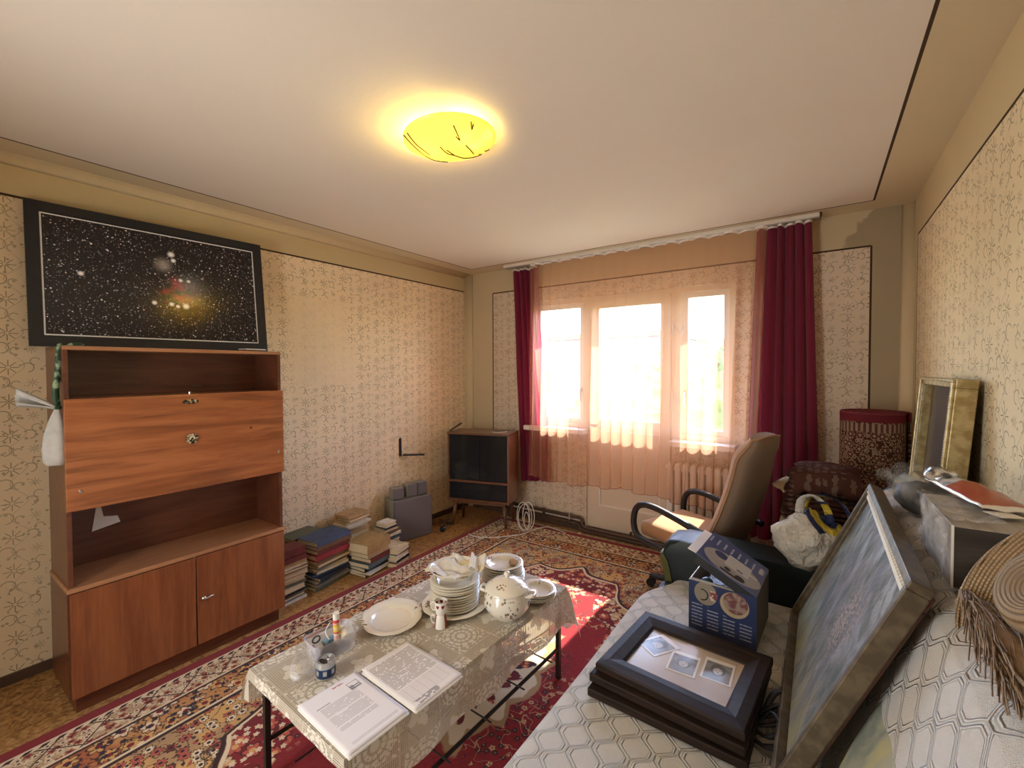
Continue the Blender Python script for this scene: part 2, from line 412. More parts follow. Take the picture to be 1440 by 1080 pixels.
b2(bm, (x0 + .085, BY, .06), (x1 - .085, BY + .05, .27)); b2(bm, (x0 + .085, BY, .98), (x1 - .085, BY + .05, 1.08)); b2(bm, (x0 + .085, BY, 2.10), (x1 - .085, BY + .05, 2.18))
lf = obj('door_leaf', bm, M_cream, d)
obj('panel', b2(B(), (x0 + .08, BY + .022, .26), (x1 - .08, BY + .04, .99)), M_cream, lf)
bm = B(); frame_bm(bm, x0 + .085, x1 - .085, .27, .98, BY + .002, BY + .022, .012); obj('panel_moulding', bm, M_white, lf)
obj('pane', b2(B(), (x0 + .08, BY + .024, 1.075), (x1 - .08, BY + .028, 2.105)), M_glass, d)
bm = B(); box(bm, (1.545, BY - .004, 1.16), (.03, .008, .16)); cyl(bm, (1.545, BY, 1.18), (1.545, BY - .045, 1.18), .009); tube(bm, [(1.545, BY - .042, 1.18), (1.60, BY - .045, 1.18), (1.65, BY - .042, 1.175)], .009)
obj('door_handle', bm, M_metal, d, smooth=True)
for i, z in enumerate((1.30, 1.88)):
    bm = B(); tube(bm, [(2.24, BY - .004, z - .05), (2.25, BY - .014, z + .04), (2.31, BY - .014, z - .04), (2.34, BY - .004, z + .02)], .005, 6); obj('stay_hook', bm, M_metal, d)
obj('threshold', b2(B(), (1.46, BY - .03, .0), (2.27, BY + .02, .055), .008), M_pipe, d)

# radiator under the right window
rad = thing('radiator', 'white ribbed radiator below the right window, behind the peach sheer', 'radiator', (2.50, BY - .075, .12))
for k in range(9): obj('rib', box(B(), (-.24 + .06 * k, 0, .34), (.048, .09, .62), 0, .014), M_white, rad)
for z in (.08, .6): obj('collector_pipe', cyl(B(), (-.28, 0, z), (.28, 0, z), .02), M_white, rad, smooth=True)
for s in (-.2, .2): obj('bracket', b2(B(), (s - .01, .04, .3), (s + .01, .075, .34)), M_white, rad)

# heating pipes along the back wall
pp = thing('heating_pipes', 'pair of dark brown heating pipes low along the window wall', 'pipe', (0, BY - .045, 0))
for k, z in enumerate((.135, .075)):
    pts = [(.10, 0, z), (1.40 - .02 * k, 0, z), (1.43 - .02 * k, 0, z - .01), (1.44 - .02 * k, -.012, z - .06 + .02 * k), (1.48, -.02, z - .075 + .03 * k), (2.2, -.02, z - .075 + .03 * k), (3.2, -.02, z - .075 + .03 * k)]
    pts = [(a, b - .0, max(c, .018 + .035 * (1 - k))) for a, b, c in pts]
    obj('pipe', tube(B(), pts, .0165, 10), M_pipe, pp, smooth=True)
bm = B(); cyl(bm, (1.31, -.02, .06), (1.31, -.02, .155), .006); ball(bm, (1.31, -.02, .16), .011); obj('vent_valve', bm, M_metal, pp, smooth=True)
for xx in (.5, 1.0, 1.9, 2.6): obj('pipe_clip', box(B(), (xx, .022, .10 if xx < 1.4 else .045), (.012, .02, .10)), M_pipe, pp)

# ------------------------------------------------------------------ outside
M_leaf = mat('foliage', lambda g: dict(base=g.ramp(g.noise(g.coord(), 2.5, 4), [(.3, (.05, .10, .02)), (.5, (.14, .24, .05)), (.7, (.30, .38, .10))]), rough=.8))
M_fac = mat('grey_facade', lambda g: dict(base=g.mix(g.noise(g.coord(), .6, 3), (.13, .14, .18), (.10, .11, .14)), rough=.9))
M_dkglass = mat('far_window_glass', lambda g: dict(base=g.mix(g.noise(g.coord(), .4, 1), (.05, .07, .09), (.10, .13, .16)), rough=.1))
struct(obj('ground', b2(B(), (-80, 5.5, -9), (80, 140, -8.6)), mat('lawn', lambda g: dict(base=g.mix(g.noise(g.coord(), .3, 4), (.20, .26, .10), (.35, .33, .24)), rough=.95))))
bm = B(); sheet(bm, lambda u, v: Vector((-120 + 240 * u, 90 + 30 * v, -9 + 16.5 * math.sin(PI * min(1, v * .9)) * (.75 + .5 * nz((u * 6, v * 2, 0), 1, 3)))), 40, 8); h_ = struct(obj('hill', bm, M_leaf, smooth=True))
bld = thing('apartment_building', 'grey apartment block seen far off through the glazed balcony door', 'building', (-14, 38, -10.2))
obj('wall', b2(B(), (-7, 0, 0), (7, 10, 14.5)), M_fac, bld)
obj('roof', b2(B(), (-7.3, -.3, 14.5), (7.3, 10.3, 15)), M_pipe, bld)
for i in range(5):
    for j in range(4):
        wf = obj('window', b2(B(), (-6 + 2.6 * i, -.06, 1.5 + 3.2 * j), (-4.5 + 2.6 * i, .05, 3.1 + 3.2 * j)), M_white, bld)
        obj('pane', b2(B(), (-5.9 + 2.6 * i, -.09, 1.6 + 3.2 * j), (-4.6 + 2.6 * i, -.05, 3.0 + 3.2 * j)), M_dkglass, wf)
def tree(x, y, h, r, label, seed):
    t = thing('tree', label, 'tree', (x, y, -8.6), 0)
    obj('trunk', cyl(B(), (0, 0, 0), (0, 0, h * .7), r * .09, r * .04, 10), M_pipe, t)
    bm = B()
    for k in range(9):
        a = R.random() * 2 * PI; q = r * (.15 + .55 * R.random())
        bmesh.ops.create_icosphere(bm, subdivisions=3, radius=r * (.42 + .2 * R.random()), matrix=Matrix.Translation((q * math.cos(a), q * math.sin(a), h - r * .9 + r * 1.1 * (R.random() - .4))))
    for v in bm.verts: v.co += Vector((nz(v.co, 2.2, seed), nz(v.co, 2.2, seed + 9), nz(v.co, 2.2, seed + 5))) * r * .22
    obj('crown', bm, M_leaf, t)
tree(-.4, 17, 11.0, 2.6, 'pale green tree outside, straight behind the right window', 1)
tree(3.6, 13, 11.0, 2.2, 'yellow-green tree outside, nearest the right curtain', 2)
tree(-5.4, 24, 10.6, 2.8, 'leafy tree outside, behind the middle of the balcony door', 3)
tree(-15.5, 27, 11.0, 3.2, 'bushy tree outside, behind the left window', 4)

# ------------------------------------------------------------------ curtains
def f_maroon(g):
    v = g.coord(); n = g.noise(v, 220, 2)
    return dict(base=g.mix(n, (.14, .016, .045), (.23, .028, .075)), rough=.9, spec=.1, sheen=.25, tl=.35, tlcol=(.55, .03, .09))
M_maroon = mat('maroon_velvet', f_maroon)
def f_sheer(g):
    v = g.coord(); n = g.noise(v, 300, 1)
    return dict(base=(.80, .44, .27), rough=.9, spec=.05, tl=.55, tlcol=(.98, .60, .38), alpha=g.m('ADD', n * .10, .26), tcol=(1, .97, .94))
M_sheer = mat('peach_voile', f_sheer)
M_tape = mat('white_header_tape', lambda g: dict(base=g.mix(g.noise(g.coord(), 60, 2), (.85, .83, .80), (.75, .73, .70)), rough=.8))
M_hem = mat('dark_peach_thread', lambda g: dict(base=g.mix(g.noise(g.coord(), 60, 2), (.35, .14, .09), (.28, .11, .07)), rough=.9))
rail = thing('curtain_rail', 'long white curtain rail screwed to the ceiling in front of the window', 'curtain rail', (0, 3.545, 2.568))
obj('rail_board', b2(B(), (.60, -.035, .004), (3.25, .035, .032), .004), M_white, rail)
bm = B(); b2(bm, (.60, -.025, -.004), (3.25, -.012, .004)); b2(bm, (.60, .012, -.004), (3.25, .025, .004)); obj('track', bm, M_metal, rail)
obj('end_cap', b2(B(), (3.25, -.037, -.002), (3.262, .037, .034), .003), M_brass, rail)
def curtain(name, label, cat, y, xt, xb, zt, zbf, folds, amp, mtl, n, seed, hem=None, bulge=None, dens=None, fold=.35):
    t = thing(name, label, cat, (0, y, 0))
    def fx(u):
        return dens(u) if dens else u
    def fn(u, v):
        k = fx(u); a = folds * 2 * PI * u + 2.6 * nz((u * 6, seed, 0), 1, seed)
        x = (xt[0] + (xt[1] - xt[0]) * k) * (1 - v) + (xb[0] + (xb[1] - xb[0]) * k) * v
        x += fold * amp * math.cos(a * 1.0) * (.5 + .5 * v)
        ztop = zt + (.006 * math.sin(a * .5) - .004)
        z = ztop + (zbf(k) - ztop) * v
        yy = amp * math.sin(a) * (.75 + .35 * v) + .012 * nz((u * 9, v * 3, seed), 1, seed)
        if bulge: yy += bulge(u, v)
        return Vector((x, yy, z))
    bm = B(); sheet(bm, fn, n, 24); o = obj('cloth', bm, mtl, t, smooth=True)
    bm = B(); tube(bm, [fn(i / 120, 0) + Vector((0, -.002, .004)) for i in range(121)], 0, flat=(.016, .004), upv=(0, 0, 1)); obj('header_tape', bm, M_tape, t)
    if hem:
        bm = B(); tube(bm, [fn(i / 240, 1) for i in range(241)], hem, 5); obj('hem', bm, M_hem, t)
    return t
curtain('maroon_curtain', 'narrow maroon curtain hanging left of the window behind the glass-door cabinet', 'curtain', 3.600, (.65, .95), (.74, 1.10), 2.552, lambda k: .40 + .04 * k, 5, .028, M_maroon, 90, 3.)
curtain('maroon_curtain', 'wide maroon curtain hanging right of the window behind the tan chair', 'curtain', 3.535, (2.87, 3.20), (2.80, 3.27), 2.553, lambda k: .30, 6, .036, M_maroon, 110, 5.)
def dn(u):  # gather the sheer towards its right end
    return u * .62 / .72 if u < .72 else .62 / .72 * .72 + (u - .72) / .28 * .38
curtain('sheer_curtain', 'wide peach sheer curtain gathered in front of the window and balcony door', 'curtain', 3.50, (.93, 2.93), (.90, 2.86), 2.552,
        lambda k: .50 - .02 * math.sin(k * 9) - .03 * k + .012 * math.sin(k * 41), 19, .028, M_sheer, 640, 11., hem=.0025, fold=.85)

# ------------------------------------------------------------------ ceiling lamp
def f_dish(g):
    v = g.coord(); x, y, z = g.xyz(v)
    return dict(base=(.85, .72, .30), rough=.15, spec=.5, tl=.35, tlcol=(.95, .80, .25), emit=(1., .88, .20), estr=.10)
lamp = thing('ceiling_lamp', 'lit round yellow glass ceiling lamp painted with thin dark twigs', 'lamp', LAMP, 0)
obj('base', lathe(B(), [(0, 0), (.07, 0), (.07, -.018), (.02, -.024), (0, -.024)], 24), M_white, lamp, smooth=True, angle=40)
def dish_z(r): return -.088 + .055 * (r / .205) ** 2
dish = obj('lamp_shade', lathe(B(), [(0, dish_z(0))] + [(r, dish_z(r)) for r in [.205 * i / 12 for i in range(1, 13)]] + [(.205, dish_z(.205) + .005)] + [(r, dish_z(r) + .006) for r in [.205 * i / 12 for i in range(11, 0, -1)]] + [(0, dish_z(0) + .006)], 56),
           mat('yellow_lamp_glass', f_dish), lamp, smooth=True)
twigs = [[(-.95, -.36), (-.74, .07), (-.59, .43), (-.46, .64), (-.18, .8)], [(-.85, -.48), (-.74, -.2), (-.61, 0), (-.51, .2)], [(-.21, -.23), (-.08, .05), (.07, .18), (.27, .48), (.5, .64), (.65, .67), (.59, .5)],
         [(-.08, -.11), (.05, .14)], [(.17, -.77), (.25, -.39), (.18, -.5)], [(.35, -.18), (.43, .07), (.48, .32)], [(.74, .45), (.79, .52), (.85, .50)], [(.54, -.75), (.53, -.57), (.58, -.68)]]
twigs = [[((.82 * p - .57 * q) * .2, (.57 * p + .82 * q) * .2) for p, q in tw] for tw in twigs]
bm = B()
for tw in twigs:
    P = [(a, b) for a, b in tw]; tube(bm, [Vector((p.x, p.y, dish_z(math.hypot(p.x, p.y)) - .001)) for p in catmull([(a, b, 0) for a, b in P], 6)], .0030, 5)
obj('twig_print', bm, M_black, dish); dish.rotation_euler = (math.radians(2.5), math.radians(-3.5), 0)
bm = B()
for a in (.6, 2.7, 4.8): cyl(bm, (.12 * math.cos(a), .12 * math.sin(a), -.045), (.07 * math.cos(a), .07 * math.sin(a), -.012), .005)
obj('clip', bm, M_metal, lamp)
for k, (dx, dy, wt) in enumerate(((-.075, -.035, .62), (.10, -.02, .38))):
    l = bpy.data.lights.new('lamp_bulb', 'POINT'); l.energy = LAMP_W * wt; l.color = (1, .74, .22); l.shadow_soft_size = .02
    lo = bpy.data.objects.new('lamp_bulb', l); link(lo, lamp); lo.location = (dx, dy, -.045)

# ------------------------------------------------------------------ starry picture
pic = thing('framed_picture', 'large black-framed picture of a starry nebula above the drop-front cabinet', 'picture', (.140, .820, 1.664), rot=(0, math.radians(-7.2), math.radians(-3.5)))
PW, PH = 1.085, .735
bm = B(); y0, y1 = -PW / 2, PW / 2
for a, b in (((0, y0, 0), (.03, y1, .05)), ((0, y0, PH - .05), (.03, y1, PH)), ((0, y0, .05), (.03, y0 + .05, PH - .05)), ((0, y1 - .05, .05), (.03, y1, PH - .05))): b2(bm, a, b)
obj('frame', bm, M_black, pic)
def f_stars(g):
    x, y, z = g.xyz(g.coord()); v = g.vec(y * 1.0, z, 0.0)
    yy = y; zz = z - PH / 2
    col = g.mix(g.noise(v, 4, 4), (.003, .003, .004), (.020, .012, .012))
    left = g.ss(yy, .1, -.5)
    for sc, thr, rad, amp in ((34., .25, .19, 1.1), (60., .25, .26, .9), (110., .30, .30, .6), (14., .45, .095, 1.6)):
        d = g.voro(v, sc); cr, cg, cb = g.xyz(d['Color'])
        s = g.ss(d['Distance'], rad, rad * .25) * g.gt(cr, thr) * (cg * .8 + .2) * amp
        tint = g.mix(cb, (1., .9, .8), (.85, .92, 1.))
        col = g.mix(g.m('MULTIPLY', s, 1., clamp=True), col, tint)
    def glow(cy_, cz_, r): return g.ss(g.hyp(yy - cy_, (zz - cz_) * 1.0), r, 0.)
    n = g.noise(v, 14, 4)
    col = g.mix(g.pow(glow(.06, -.02, .13), 1.2) * g.ss(n, .42, .62) * .8, col, (.55, .03, .03))
    col = g.mix(g.pow(glow(.0, .13, .07), 1.5) * .55, col, (.6, .55, .5))
    col = g.mix(g.pow(glow(.12, .01, .16), 2.) * .25, col, (.55, .6, .7))
    for cy_, cz_, r in ((.04, .20, .022), (.05, .165, .016), (.10, -.105, .022), (.06, -.11, .014), (-.05, -.10, .016), (.03, -.10, .016), (.08, .05, .014), (.12, .05, .012), (-.35, .02, .016)):
        col = g.mix(g.m('MULTIPLY', g.pow(glow(cy_, cz_, r), .8) * 1.3, 1., clamp=True), col, (1, 1, 1))
    wl = g.max(g.ss(g.abs(g.abs(yy) - .488), .004, .0025) * g.lt(g.abs(zz), .313), g.ss(g.abs(g.abs(zz) - .310), .004, .0025) * g.lt(g.abs(yy), .490))
    out_ = g.max(g.gt(g.abs(yy), .488), g.gt(g.abs(zz), .310))
    col = g.mix(out_, col, (.008, .008, .008)); col = g.mix(wl, col, (.8, .8, .8))
    return dict(base=col, rough=.16, spec=.5)
obj('print', b2(B(), (.012, y0 + .048, .048), (.024, y1 - .048, PH - .048)), mat('star_print', f_stars), pic)
tag(obj('folded_paper', box(B(), (0, 0, .004), (.07, .13, .008), .2, .003), mat('soft_white_paper', lambda g: dict(base=g.mix(g.noise(g.coord(), 30, 3), (.82, .80, .76), (.70, .68, .64)), rough=.9)), loc=(.45, 1.15, 1.663)), 'small white folded paper on the right end of the cabinet top', 'paper')

# ------------------------------------------------------------------ drop-front cabinet
CX0, CX1, CY0, CY1 = .22, .56, .318, 1.262
cab = thing('drop_front_cabinet', 'tall walnut cabinet with a drop-front flap, open niches and two lower doors', 'cabinet', (0, 0, 0))
T = .018
for yy in (CY0, CY1 - T): obj('side_panel', b2(B(), (CX0, yy, .56), (CX1 - .004, yy + T, 1.655), .002), W_dark, cab)  # sides in darker walnut, their shade put into the colour
obj('top_panel', b2(B(), (CX0, CY0, 1.637), (CX1 - .002, CY1, 1.655), .002), W_edge, cab)
obj('back_panel', b2(B(), (CX0, CY0 + T, .56), (CX0 + .008, CY1 - T, 1.64)), W_dark, cab)
for z in (1.41, .925): obj('shelf', b2(B(), (CX0 + .006, CY0 + T, z - .009), (CX1 - .012, CY1 - T, z + .009), .002), W_edge, cab)
for z0_, z1_ in ((1.42, 1.637), (.58, .918)):
    obj('niche_back', b2(B(), (CX0 + .04, CY0 + T, z0_), (CX0 + .048, CY1 - T, z1_)), W_dark, cab)
obj('ledge', b2(B(), (CX0, CY0 - .008, .560), (CX1 + .016, CY1 + .006, .582), .006), W_edge, cab)
bm = B(); b2(bm, (CX0, CY0 - .004, .085), (CX1 - .006, CY0 + .014, .56)); b2(bm, (CX0, CY1 - .014, .085), (CX1 - .006, CY1 + .004, .56)); b2(bm, (CX0, CY0 + .014, .085), (CX1 - .006, CY1 - .014, .105)); obj('lower_carcass', bm, W_dark, cab)  # lower sides darkened too, shade carried by the colour
obj('plinth', b2(B(), (CX0, CY0 + .02, 0), (CX1 - .03, CY1 - .02, .088)), W_dark, cab)
flap = obj('flap', b2(B(), (CX1 - .004, CY0 - .002, .924), (CX1 + .016, CY1 + .003, 1.420), .003), W_flap, cab)
flx = CX1 + .016
bm = B(); lathe(bm, [(.0, .006), (.012, .006), (.014, .003), (.014, 0)], 16); 
for v in bm.verts: v.co = Vector((flx + v.co.z, .783 + v.co.x * 2.6, 1.382 + v.co.y * .95))
obj('escutcheon', bm, M_brass, flap, smooth=True)
bm = B(); ball(bm, (flx + .006, .786, 1.188), .012, (.6, 1, 1), 10)
for k in range(12):
    a = 2 * PI * k / 12
    ball(bm, (flx + .006, .786 + .022 * math.cos(a), 1.188 + .022 * math.sin(a)), .0065, (.8, 1, 1), 8); ball(bm, (flx + .004, .786 + .012 * math.cos(a), 1.188 + .012 * math.sin(a)), .005, (.9, 1, 1), 6)
obj('rosette_knob', bm, M_brass, flap, smooth=True)
for yy, zz in ((.36, 1.012), (1.232, 1.045), (.362, 1.004), (1.234, 1.055)): obj('screw', cyl(B(), (flx, yy, zz), (flx + .004, yy, zz), .005, n=10), M_metal, flap, smooth=True)
obj('lock_bolt', cyl(B(), (CX1 + .005, .784, 1.418), (CX1 + .005, .784, 1.432), .005, n=10), M_metal, flap)
obj('screw_hole', cyl(B(), (flx, 1.077, 1.213), (flx + .002, 1.077, 1.213), .007, n=10), W_dark, flap)
for k, (a, b) in enumerate(((CY0 + .002, .793), (.799, CY1 - .001))):
    dr = obj('door', b2(B(), (CX1 - .008, a, .084), (CX1 + .012, b, .556), .003), W_front, cab)
    if k == 1:
        bm = B(); cyl(bm, (CX1 + .012, .828, .326), (CX1 + .022, .828, .326), .011, n=14); tube(bm, catmull([(CX1 + .022, .828, .326), (CX1 + .036, .835, .330), (CX1 + .03, .855, .332), (CX1 + .024, .87, .328)], 4), .004, 6)
        obj('key_handle', bm, M_metal, dr, smooth=True)
M_paper = MATS['soft_white_paper']
bm = B(); prism(bm, [(.455, .735), (.565, .755), (.555, .79), (.50, .80), (.49, .86), (.475, .87)], 'x', CX0 + .048, CX0 + .051)
obj('torn_paper_patch', bm, M_paper, cab)
obj('label_scrap', b2(B(), (CX0 + .048, .90, 1.445), (CX0 + .0495, .945, 1.462)), M_pipe, cab)

# white sachet hanging from the cabinet corner
sa = thing('ribbon_sachet', 'white net sachet tied with green ribbon hanging from the left corner of the tall cabinet', 'sachet', (.52, .305, 1.14))
M_net = mat('white_net', lambda g: dict(base=g.mix(g.noise(g.coord(), 40, 3), (.80, .79, .77), (.55, .54, .50)), rough=.8, tl=.3))
M_rib = mat('green_ribbon', lambda g: dict(base=g.mix(g.ss(g.noise(g.coord(), 25, 2), .45, .6), (.015, .05, .02), (.28, .40, .25)), rough=.5))
bm = B(); lathe(bm, [(0, -.01), (.034, -.008), (.044, .01), (.047, .06), (.040, .13), (.026, .19), (.010, .235), (.012, .25)], 26, wob=lambda a, r: 1 + .10 * math.sin(5 * a + r * 40), sx=.8, sy=1.05)
obj('pouch', bm, M_net, sa, smooth=True)
bm = B(); sheet(bm, lambda u, v: Vector((-.01 + .02 * math.sin(u * 9), -.005 - .115 * v, .243 + .05 * v + (u - .5) * (.012 + .06 * v) + .006 * math.sin(u * 14))), 16, 8); obj('ruffle', bm, M_net, sa, smooth=True, solid=.002)
bm = B(); tube(bm, catmull([(0, .0, .245), (.005, -.004, .32), (-.002, .006, .40), (.0, .012, .505), (-.004, .022, .515)], 6), 0, flat=(.005, .022), upv=(1, 0, 0)); obj('ribbon', bm, M_rib, sa, smooth=True)
bm = B(); ball(bm, (0, 0, .243), .014, (1, 1.2, .8), 10); tube(bm, catmull([(0, 0, .243), (.01, .03, .25), (.008, .05, .245), (.005, .065, .262)], 5), 0, flat=(.004, .018), upv=(1, 0, 0)); obj('bow', bm, M_rib, sa); bm = B(); tube(bm, catmull([(.0, .02, .50), (.01, .05, .522), (.0, .085, .524), (-.002, .05, .515)], 5), 0, flat=(.004, .014), upv=(1, 0, 0)); obj('ribbon_end', bm, M_rib, sa)

# ------------------------------------------------------------------ glass-door cabinet in the corner
tvA = math.atan2(3.235 - 3.046, .861 - .249)
tv = thing('display_cabinet', 'brown cabinet on splayed legs with dark sliding glass doors in the room corner', 'cabinet', (.249, 3.046, 0), tvA)
WD, DP = .64, .30
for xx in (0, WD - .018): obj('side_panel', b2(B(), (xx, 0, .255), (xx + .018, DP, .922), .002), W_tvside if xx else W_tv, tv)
obj('top_panel', b2(B(), (-.004, -.006, .905), (WD + .004, DP, .925), .003), W_tv, tv)
obj('bottom_panel', b2(B(), (.018, 0, .255), (WD - .018, DP, .275), .002), W_tv, tv)
obj('middle_shelf', b2(B(), (.018, .0, .438), (WD - .018, DP - .008, .458), .002), W_tv, tv)
obj('back_panel', b2(B(), (.018, DP - .008, .275), (WD - .018, DP, .905)), W_dark, tv)
M_dg = mat('dark_cabinet_glass', lambda g: dict(base=(.02, .024, .028), rough=.08, spec=.5, alpha=g.m('ADD', g.noise(g.coord(), 2, 1) * .1, .62)))
obj('lower_glass', b2(B(), (.020, .016, .277), (WD - .020, .020, .436)), M_dg, tv); obj('glass_door', b2(B(), (.020, .012, .460), (.335, .016, .903)), M_dg, tv); obj('glass_door', b2(B(), (.315, .022, .460), (WD - .020, .026, .903)), M_dg, tv)
bm = B(); b2(bm, (.313, .020, .460), (.319, .028, .903)); obj('glass_edge', bm, M_metal, tv)
for xx, yy, sx_, sy_ in ((.07, .05, -.03, -.025), (WD - .07, .05, .03, -.025), (.07, DP - .05, -.03, .02), (WD - .07, DP - .05, .03, .02)):
    obj('leg', cyl(B(), (xx + sx_, yy + sy_, 0), (xx, yy, .245), .012, .024, 14), W_tv, tv, smooth=True)
bm = B(); b2(bm, (.05, .02, .225), (WD - .05, .045, .257)); b2(bm, (.05, DP - .045, .225), (WD - .05, DP - .02, .257)); obj('rail', bm, W_tv, tv)
def pagestack(name, label, x, y, z, ws, parent_a, n, seed):
    rr = random.Random(seed); t = thing(name, label, 'papers', (x, y, z), parent_a); q = 0
    for k in range(n):
        h = rr.uniform(.006, .02); obj('folder', box(B(), (rr.uniform(-.02, .02), rr.uniform(-.01, .01), q + h / 2), (ws * rr.uniform(.8, 1.05), .2, h), rr.uniform(-.15, .15)), (MATS['soft_white_paper'] if k % 2 else M_cream), t); q += h + .0006
c, s = math.cos(tvA), math.sin(tvA)
def tvp(x, y): return (.249 + x * c - y * s, 3.046 + x * s + y * c)
for (x, y, wv, n, sd, lb) in ((.105, .16, .11, 11, 3, 'taller heap of pale papers behind the left glass door of the corner cabinet'), (.265, .17, .11, 4, 5, 'low heap of pale papers beside the taller one behind the cabinet glass')):
    p = tvp(x, y); pagestack('paper_heap', lb, p[0], p[1], .459, wv, tvA, n, sd)
p = tvp(.1, .1)
tag(obj('cable_end', tube(B(), catmull([(*tvp(.43, .10), .930), (*tvp(.49, .06), .930), (*tvp(.55, .10), .930), (*tvp(.57, .16), .930)], 5), .0035, 6), M_whiteplastic), 'short white cable end curled on top of the corner cabinet', 'cable')
tag(obj('black_strip', tube(B(), [(*tvp(.015, .03), .934), (*tvp(-.0, .33), .972)], 0, flat=(.008, .022)), M_black), 'thin black strip on the left edge of the corner cabinet top', 'strip')

# cables
cc = thing('cable_coil', 'white cable coil leaning against the right side of the corner cabinet', 'cable', (.965, 3.32, 0))
for k in range(4):

    a_, b_, t_ = ((.072, .135, 0), (.066, .125, .35), (.05, .085, -.5), (.06, .13, .18))[k]
    pts = [(a_ * math.cos(x) * math.cos(t_) + .01 * k, a_ * math.cos(x) * math.sin(t_) + .015 * k, .145 + b_ * math.sin(x) - (.135 - b_)) for x in [2 * PI * i / 28 for i in range(28)]]
    obj('loop', tube(B(), pts, .0042, 6, True), M_whiteplastic, cc, smooth=True)
tag(obj('floor_cable', tube(B(), catmull([(.60, 2.95, .017), (.70, 2.93, .017), (.84, 3.0, .017), (.95, 3.12, .017), (1.02, 3.22, .017), (1.03, 3.30, .016)], 8), .0042, 6), M_whiteplastic, smooth=True), 'white cable trailing on the rug in front of the corner cabinet', 'cable')
tag(obj('wall_cable', tube(B(), catmull([(1.04, 3.34, .02), (1.12, 3.47, .03), (1.22, 3.50, .018), (1.34, 3.47, .018)], 8), .0035, 6), M_whiteplastic, smooth=True), 'white cable running from the coil along the window wall pipes', 'cable')
pa = thing('power_adapter', 'black plug adapter on the floor between the grey speaker and the corner cabinet', 'adapter', (.33, 2.87, 0))
obj('body', cyl(B(), (0, 0, .03), (.035, .01, .034), .028, n=18), M_black, pa, smooth=True, angle=40); obj('cord', tube(B(), catmull([(.0, 0, .03), (-.05, .05, .01), (-.1, .12, .006), (-.05, .2, .006)], 6), .004, 6), M_black, pa, smooth=True)
obj('ring', tube(B(), [(.037 + .0, .010 + .018 * math.cos(a), .034 + .018 * math.sin(a)) for a in [2 * PI * i / 16 for i in range(16)]], .004, 6, True), M_metal, pa)
wt = thing('wire_tangle', 'tangle of dusty brown wires on the floor by the left leg of the corner cabinet', 'wires', (.16, 3.06, 0))
rr = random.Random(4)
for k in range(6):
    obj('wire', tube(B(), catmull([(rr.uniform(-.12, .12), rr.uniform(-.12, .08), .006 + .012 * k * (j % 2)) for j in range(4)], 5), .004, 6), W_edge if k % 2 else M_pipe, wt, smooth=True)

# wall bracket
hk = thing('wall_bracket', 'black metal L bracket with a flat tongue on the left wall above the grey speakers', 'bracket', (0, 2.66, .73))
obj('stem', b2(B(), (0, -.012, -.01), (.012, .012, .16), .002), M_black, hk); bm = B(); box(bm, (.09, .09, 0), (.20, .055, .012), math.radians(42), .004); obj('tongue', bm, M_black, hk)
bm = B(); cyl(bm, (.165, .157, -.014), (.165, .157, .012), .012, n=10); obj('bolt', bm, M_metal, hk)

# ------------------------------------------------------------------ grey loudspeakers
M_grey = mat('grey_speaker_plastic', lambda g: dict(base=g.mix(g.noise(g.coord(), 160, 2), (.115, .105, .115), (.16, .148, .16)), rough=.55))
M_greyd = mat('grey_speaker_side', lambda g: dict(base=g.mix(g.noise(g.coord(), 50, 2), (.30, .29, .24), (.24, .23, .19)), rough=.6))
spA = math.atan2(2.785 - 2.421, .268 - .182) - PI / 2
sub_ = thing('subwoofer', 'large grey subwoofer box standing on the floor against the patterned left wall', 'speaker', (.235, 2.61, 0), spA)
obj('cabinet_body', b2(B(), (-.20, -.188, 0), (-.01, .188, .372), .012), M_greyd, sub_); obj('grille', b2(B(), (-.012, -.19, .004), (.016, .19, .376), .01), M_grey, sub_); obj('seam', b2(B(), (-.014, -.1875, .01), (-.009, .1875, .37)), M_black, sub_)
for k, (yy, dy, hh, lb) in enumerate(((-.125, .105, .10, 'small grey satellite speaker on the subwoofer, nearest the books'), (.01, .10, .115, 'small grey satellite speaker in the middle on the subwoofer'), (.115, .09, .12, 'small grey satellite speaker on the subwoofer, nearest the corner cabinet'))):
    ca, sa_ = math.cos(spA), math.sin(spA); X0 = -.075
    st = thing('satellite_speaker', lb, 'speaker', (.235 + X0 * ca - yy * sa_, 2.61 + X0 * sa_ + yy * ca, .377), spA + .08 * (k - 1), 'satellite speakers on the subwoofer')
    obj('cabinet_body', b2(B(), (-.055, -dy / 2, 0), (.035, dy / 2, hh), .006), M_greyd, st); obj('grille', b2(B(), (.034, -dy / 2 + .002, .002), (.05, dy / 2 - .002, hh - .002), .006), M_grey, st)

# ------------------------------------------------------------------ books
COLS = {'maroon': (.16, .03, .025), 'tan': (.45, .30, .15), 'brown': (.17, .085, .04), 'cream': (.66, .56, .38), 'navy': (.022, .028, .05), 'blue': (.055, .085, .16), 'green-grey': (.13, .14, .09), 'white': (.75, .71, .64),
        'black': (.015, .014, .014), 'red': (.30, .03, .04), 'grey': (.20, .19, .18), 'ochre': (.36, .23, .09), 'orange-brown': (.42, .20, .08), 'teal-grey': (.10, .15, .17)}
def bookmat(cn):
    c_ = COLS[cn]
    return mat('cover_' + cn.replace('-', '_'), lambda g: dict(base=g.mix(g.ss(g.noise(g.coord(), 24, 4), .35, .7), c_, tuple(q * .72 for q in c_)), rough=.6))
M_pages = mat('book_pages', lambda g: dict(base=(lambda z: g.mix(g.noise(g.vec(0., 0., z * 900.), 1., 1), (.72, .60, .40), (.50, .40, .25)))(g.xyz(g.coord())[2]), rough=.9))
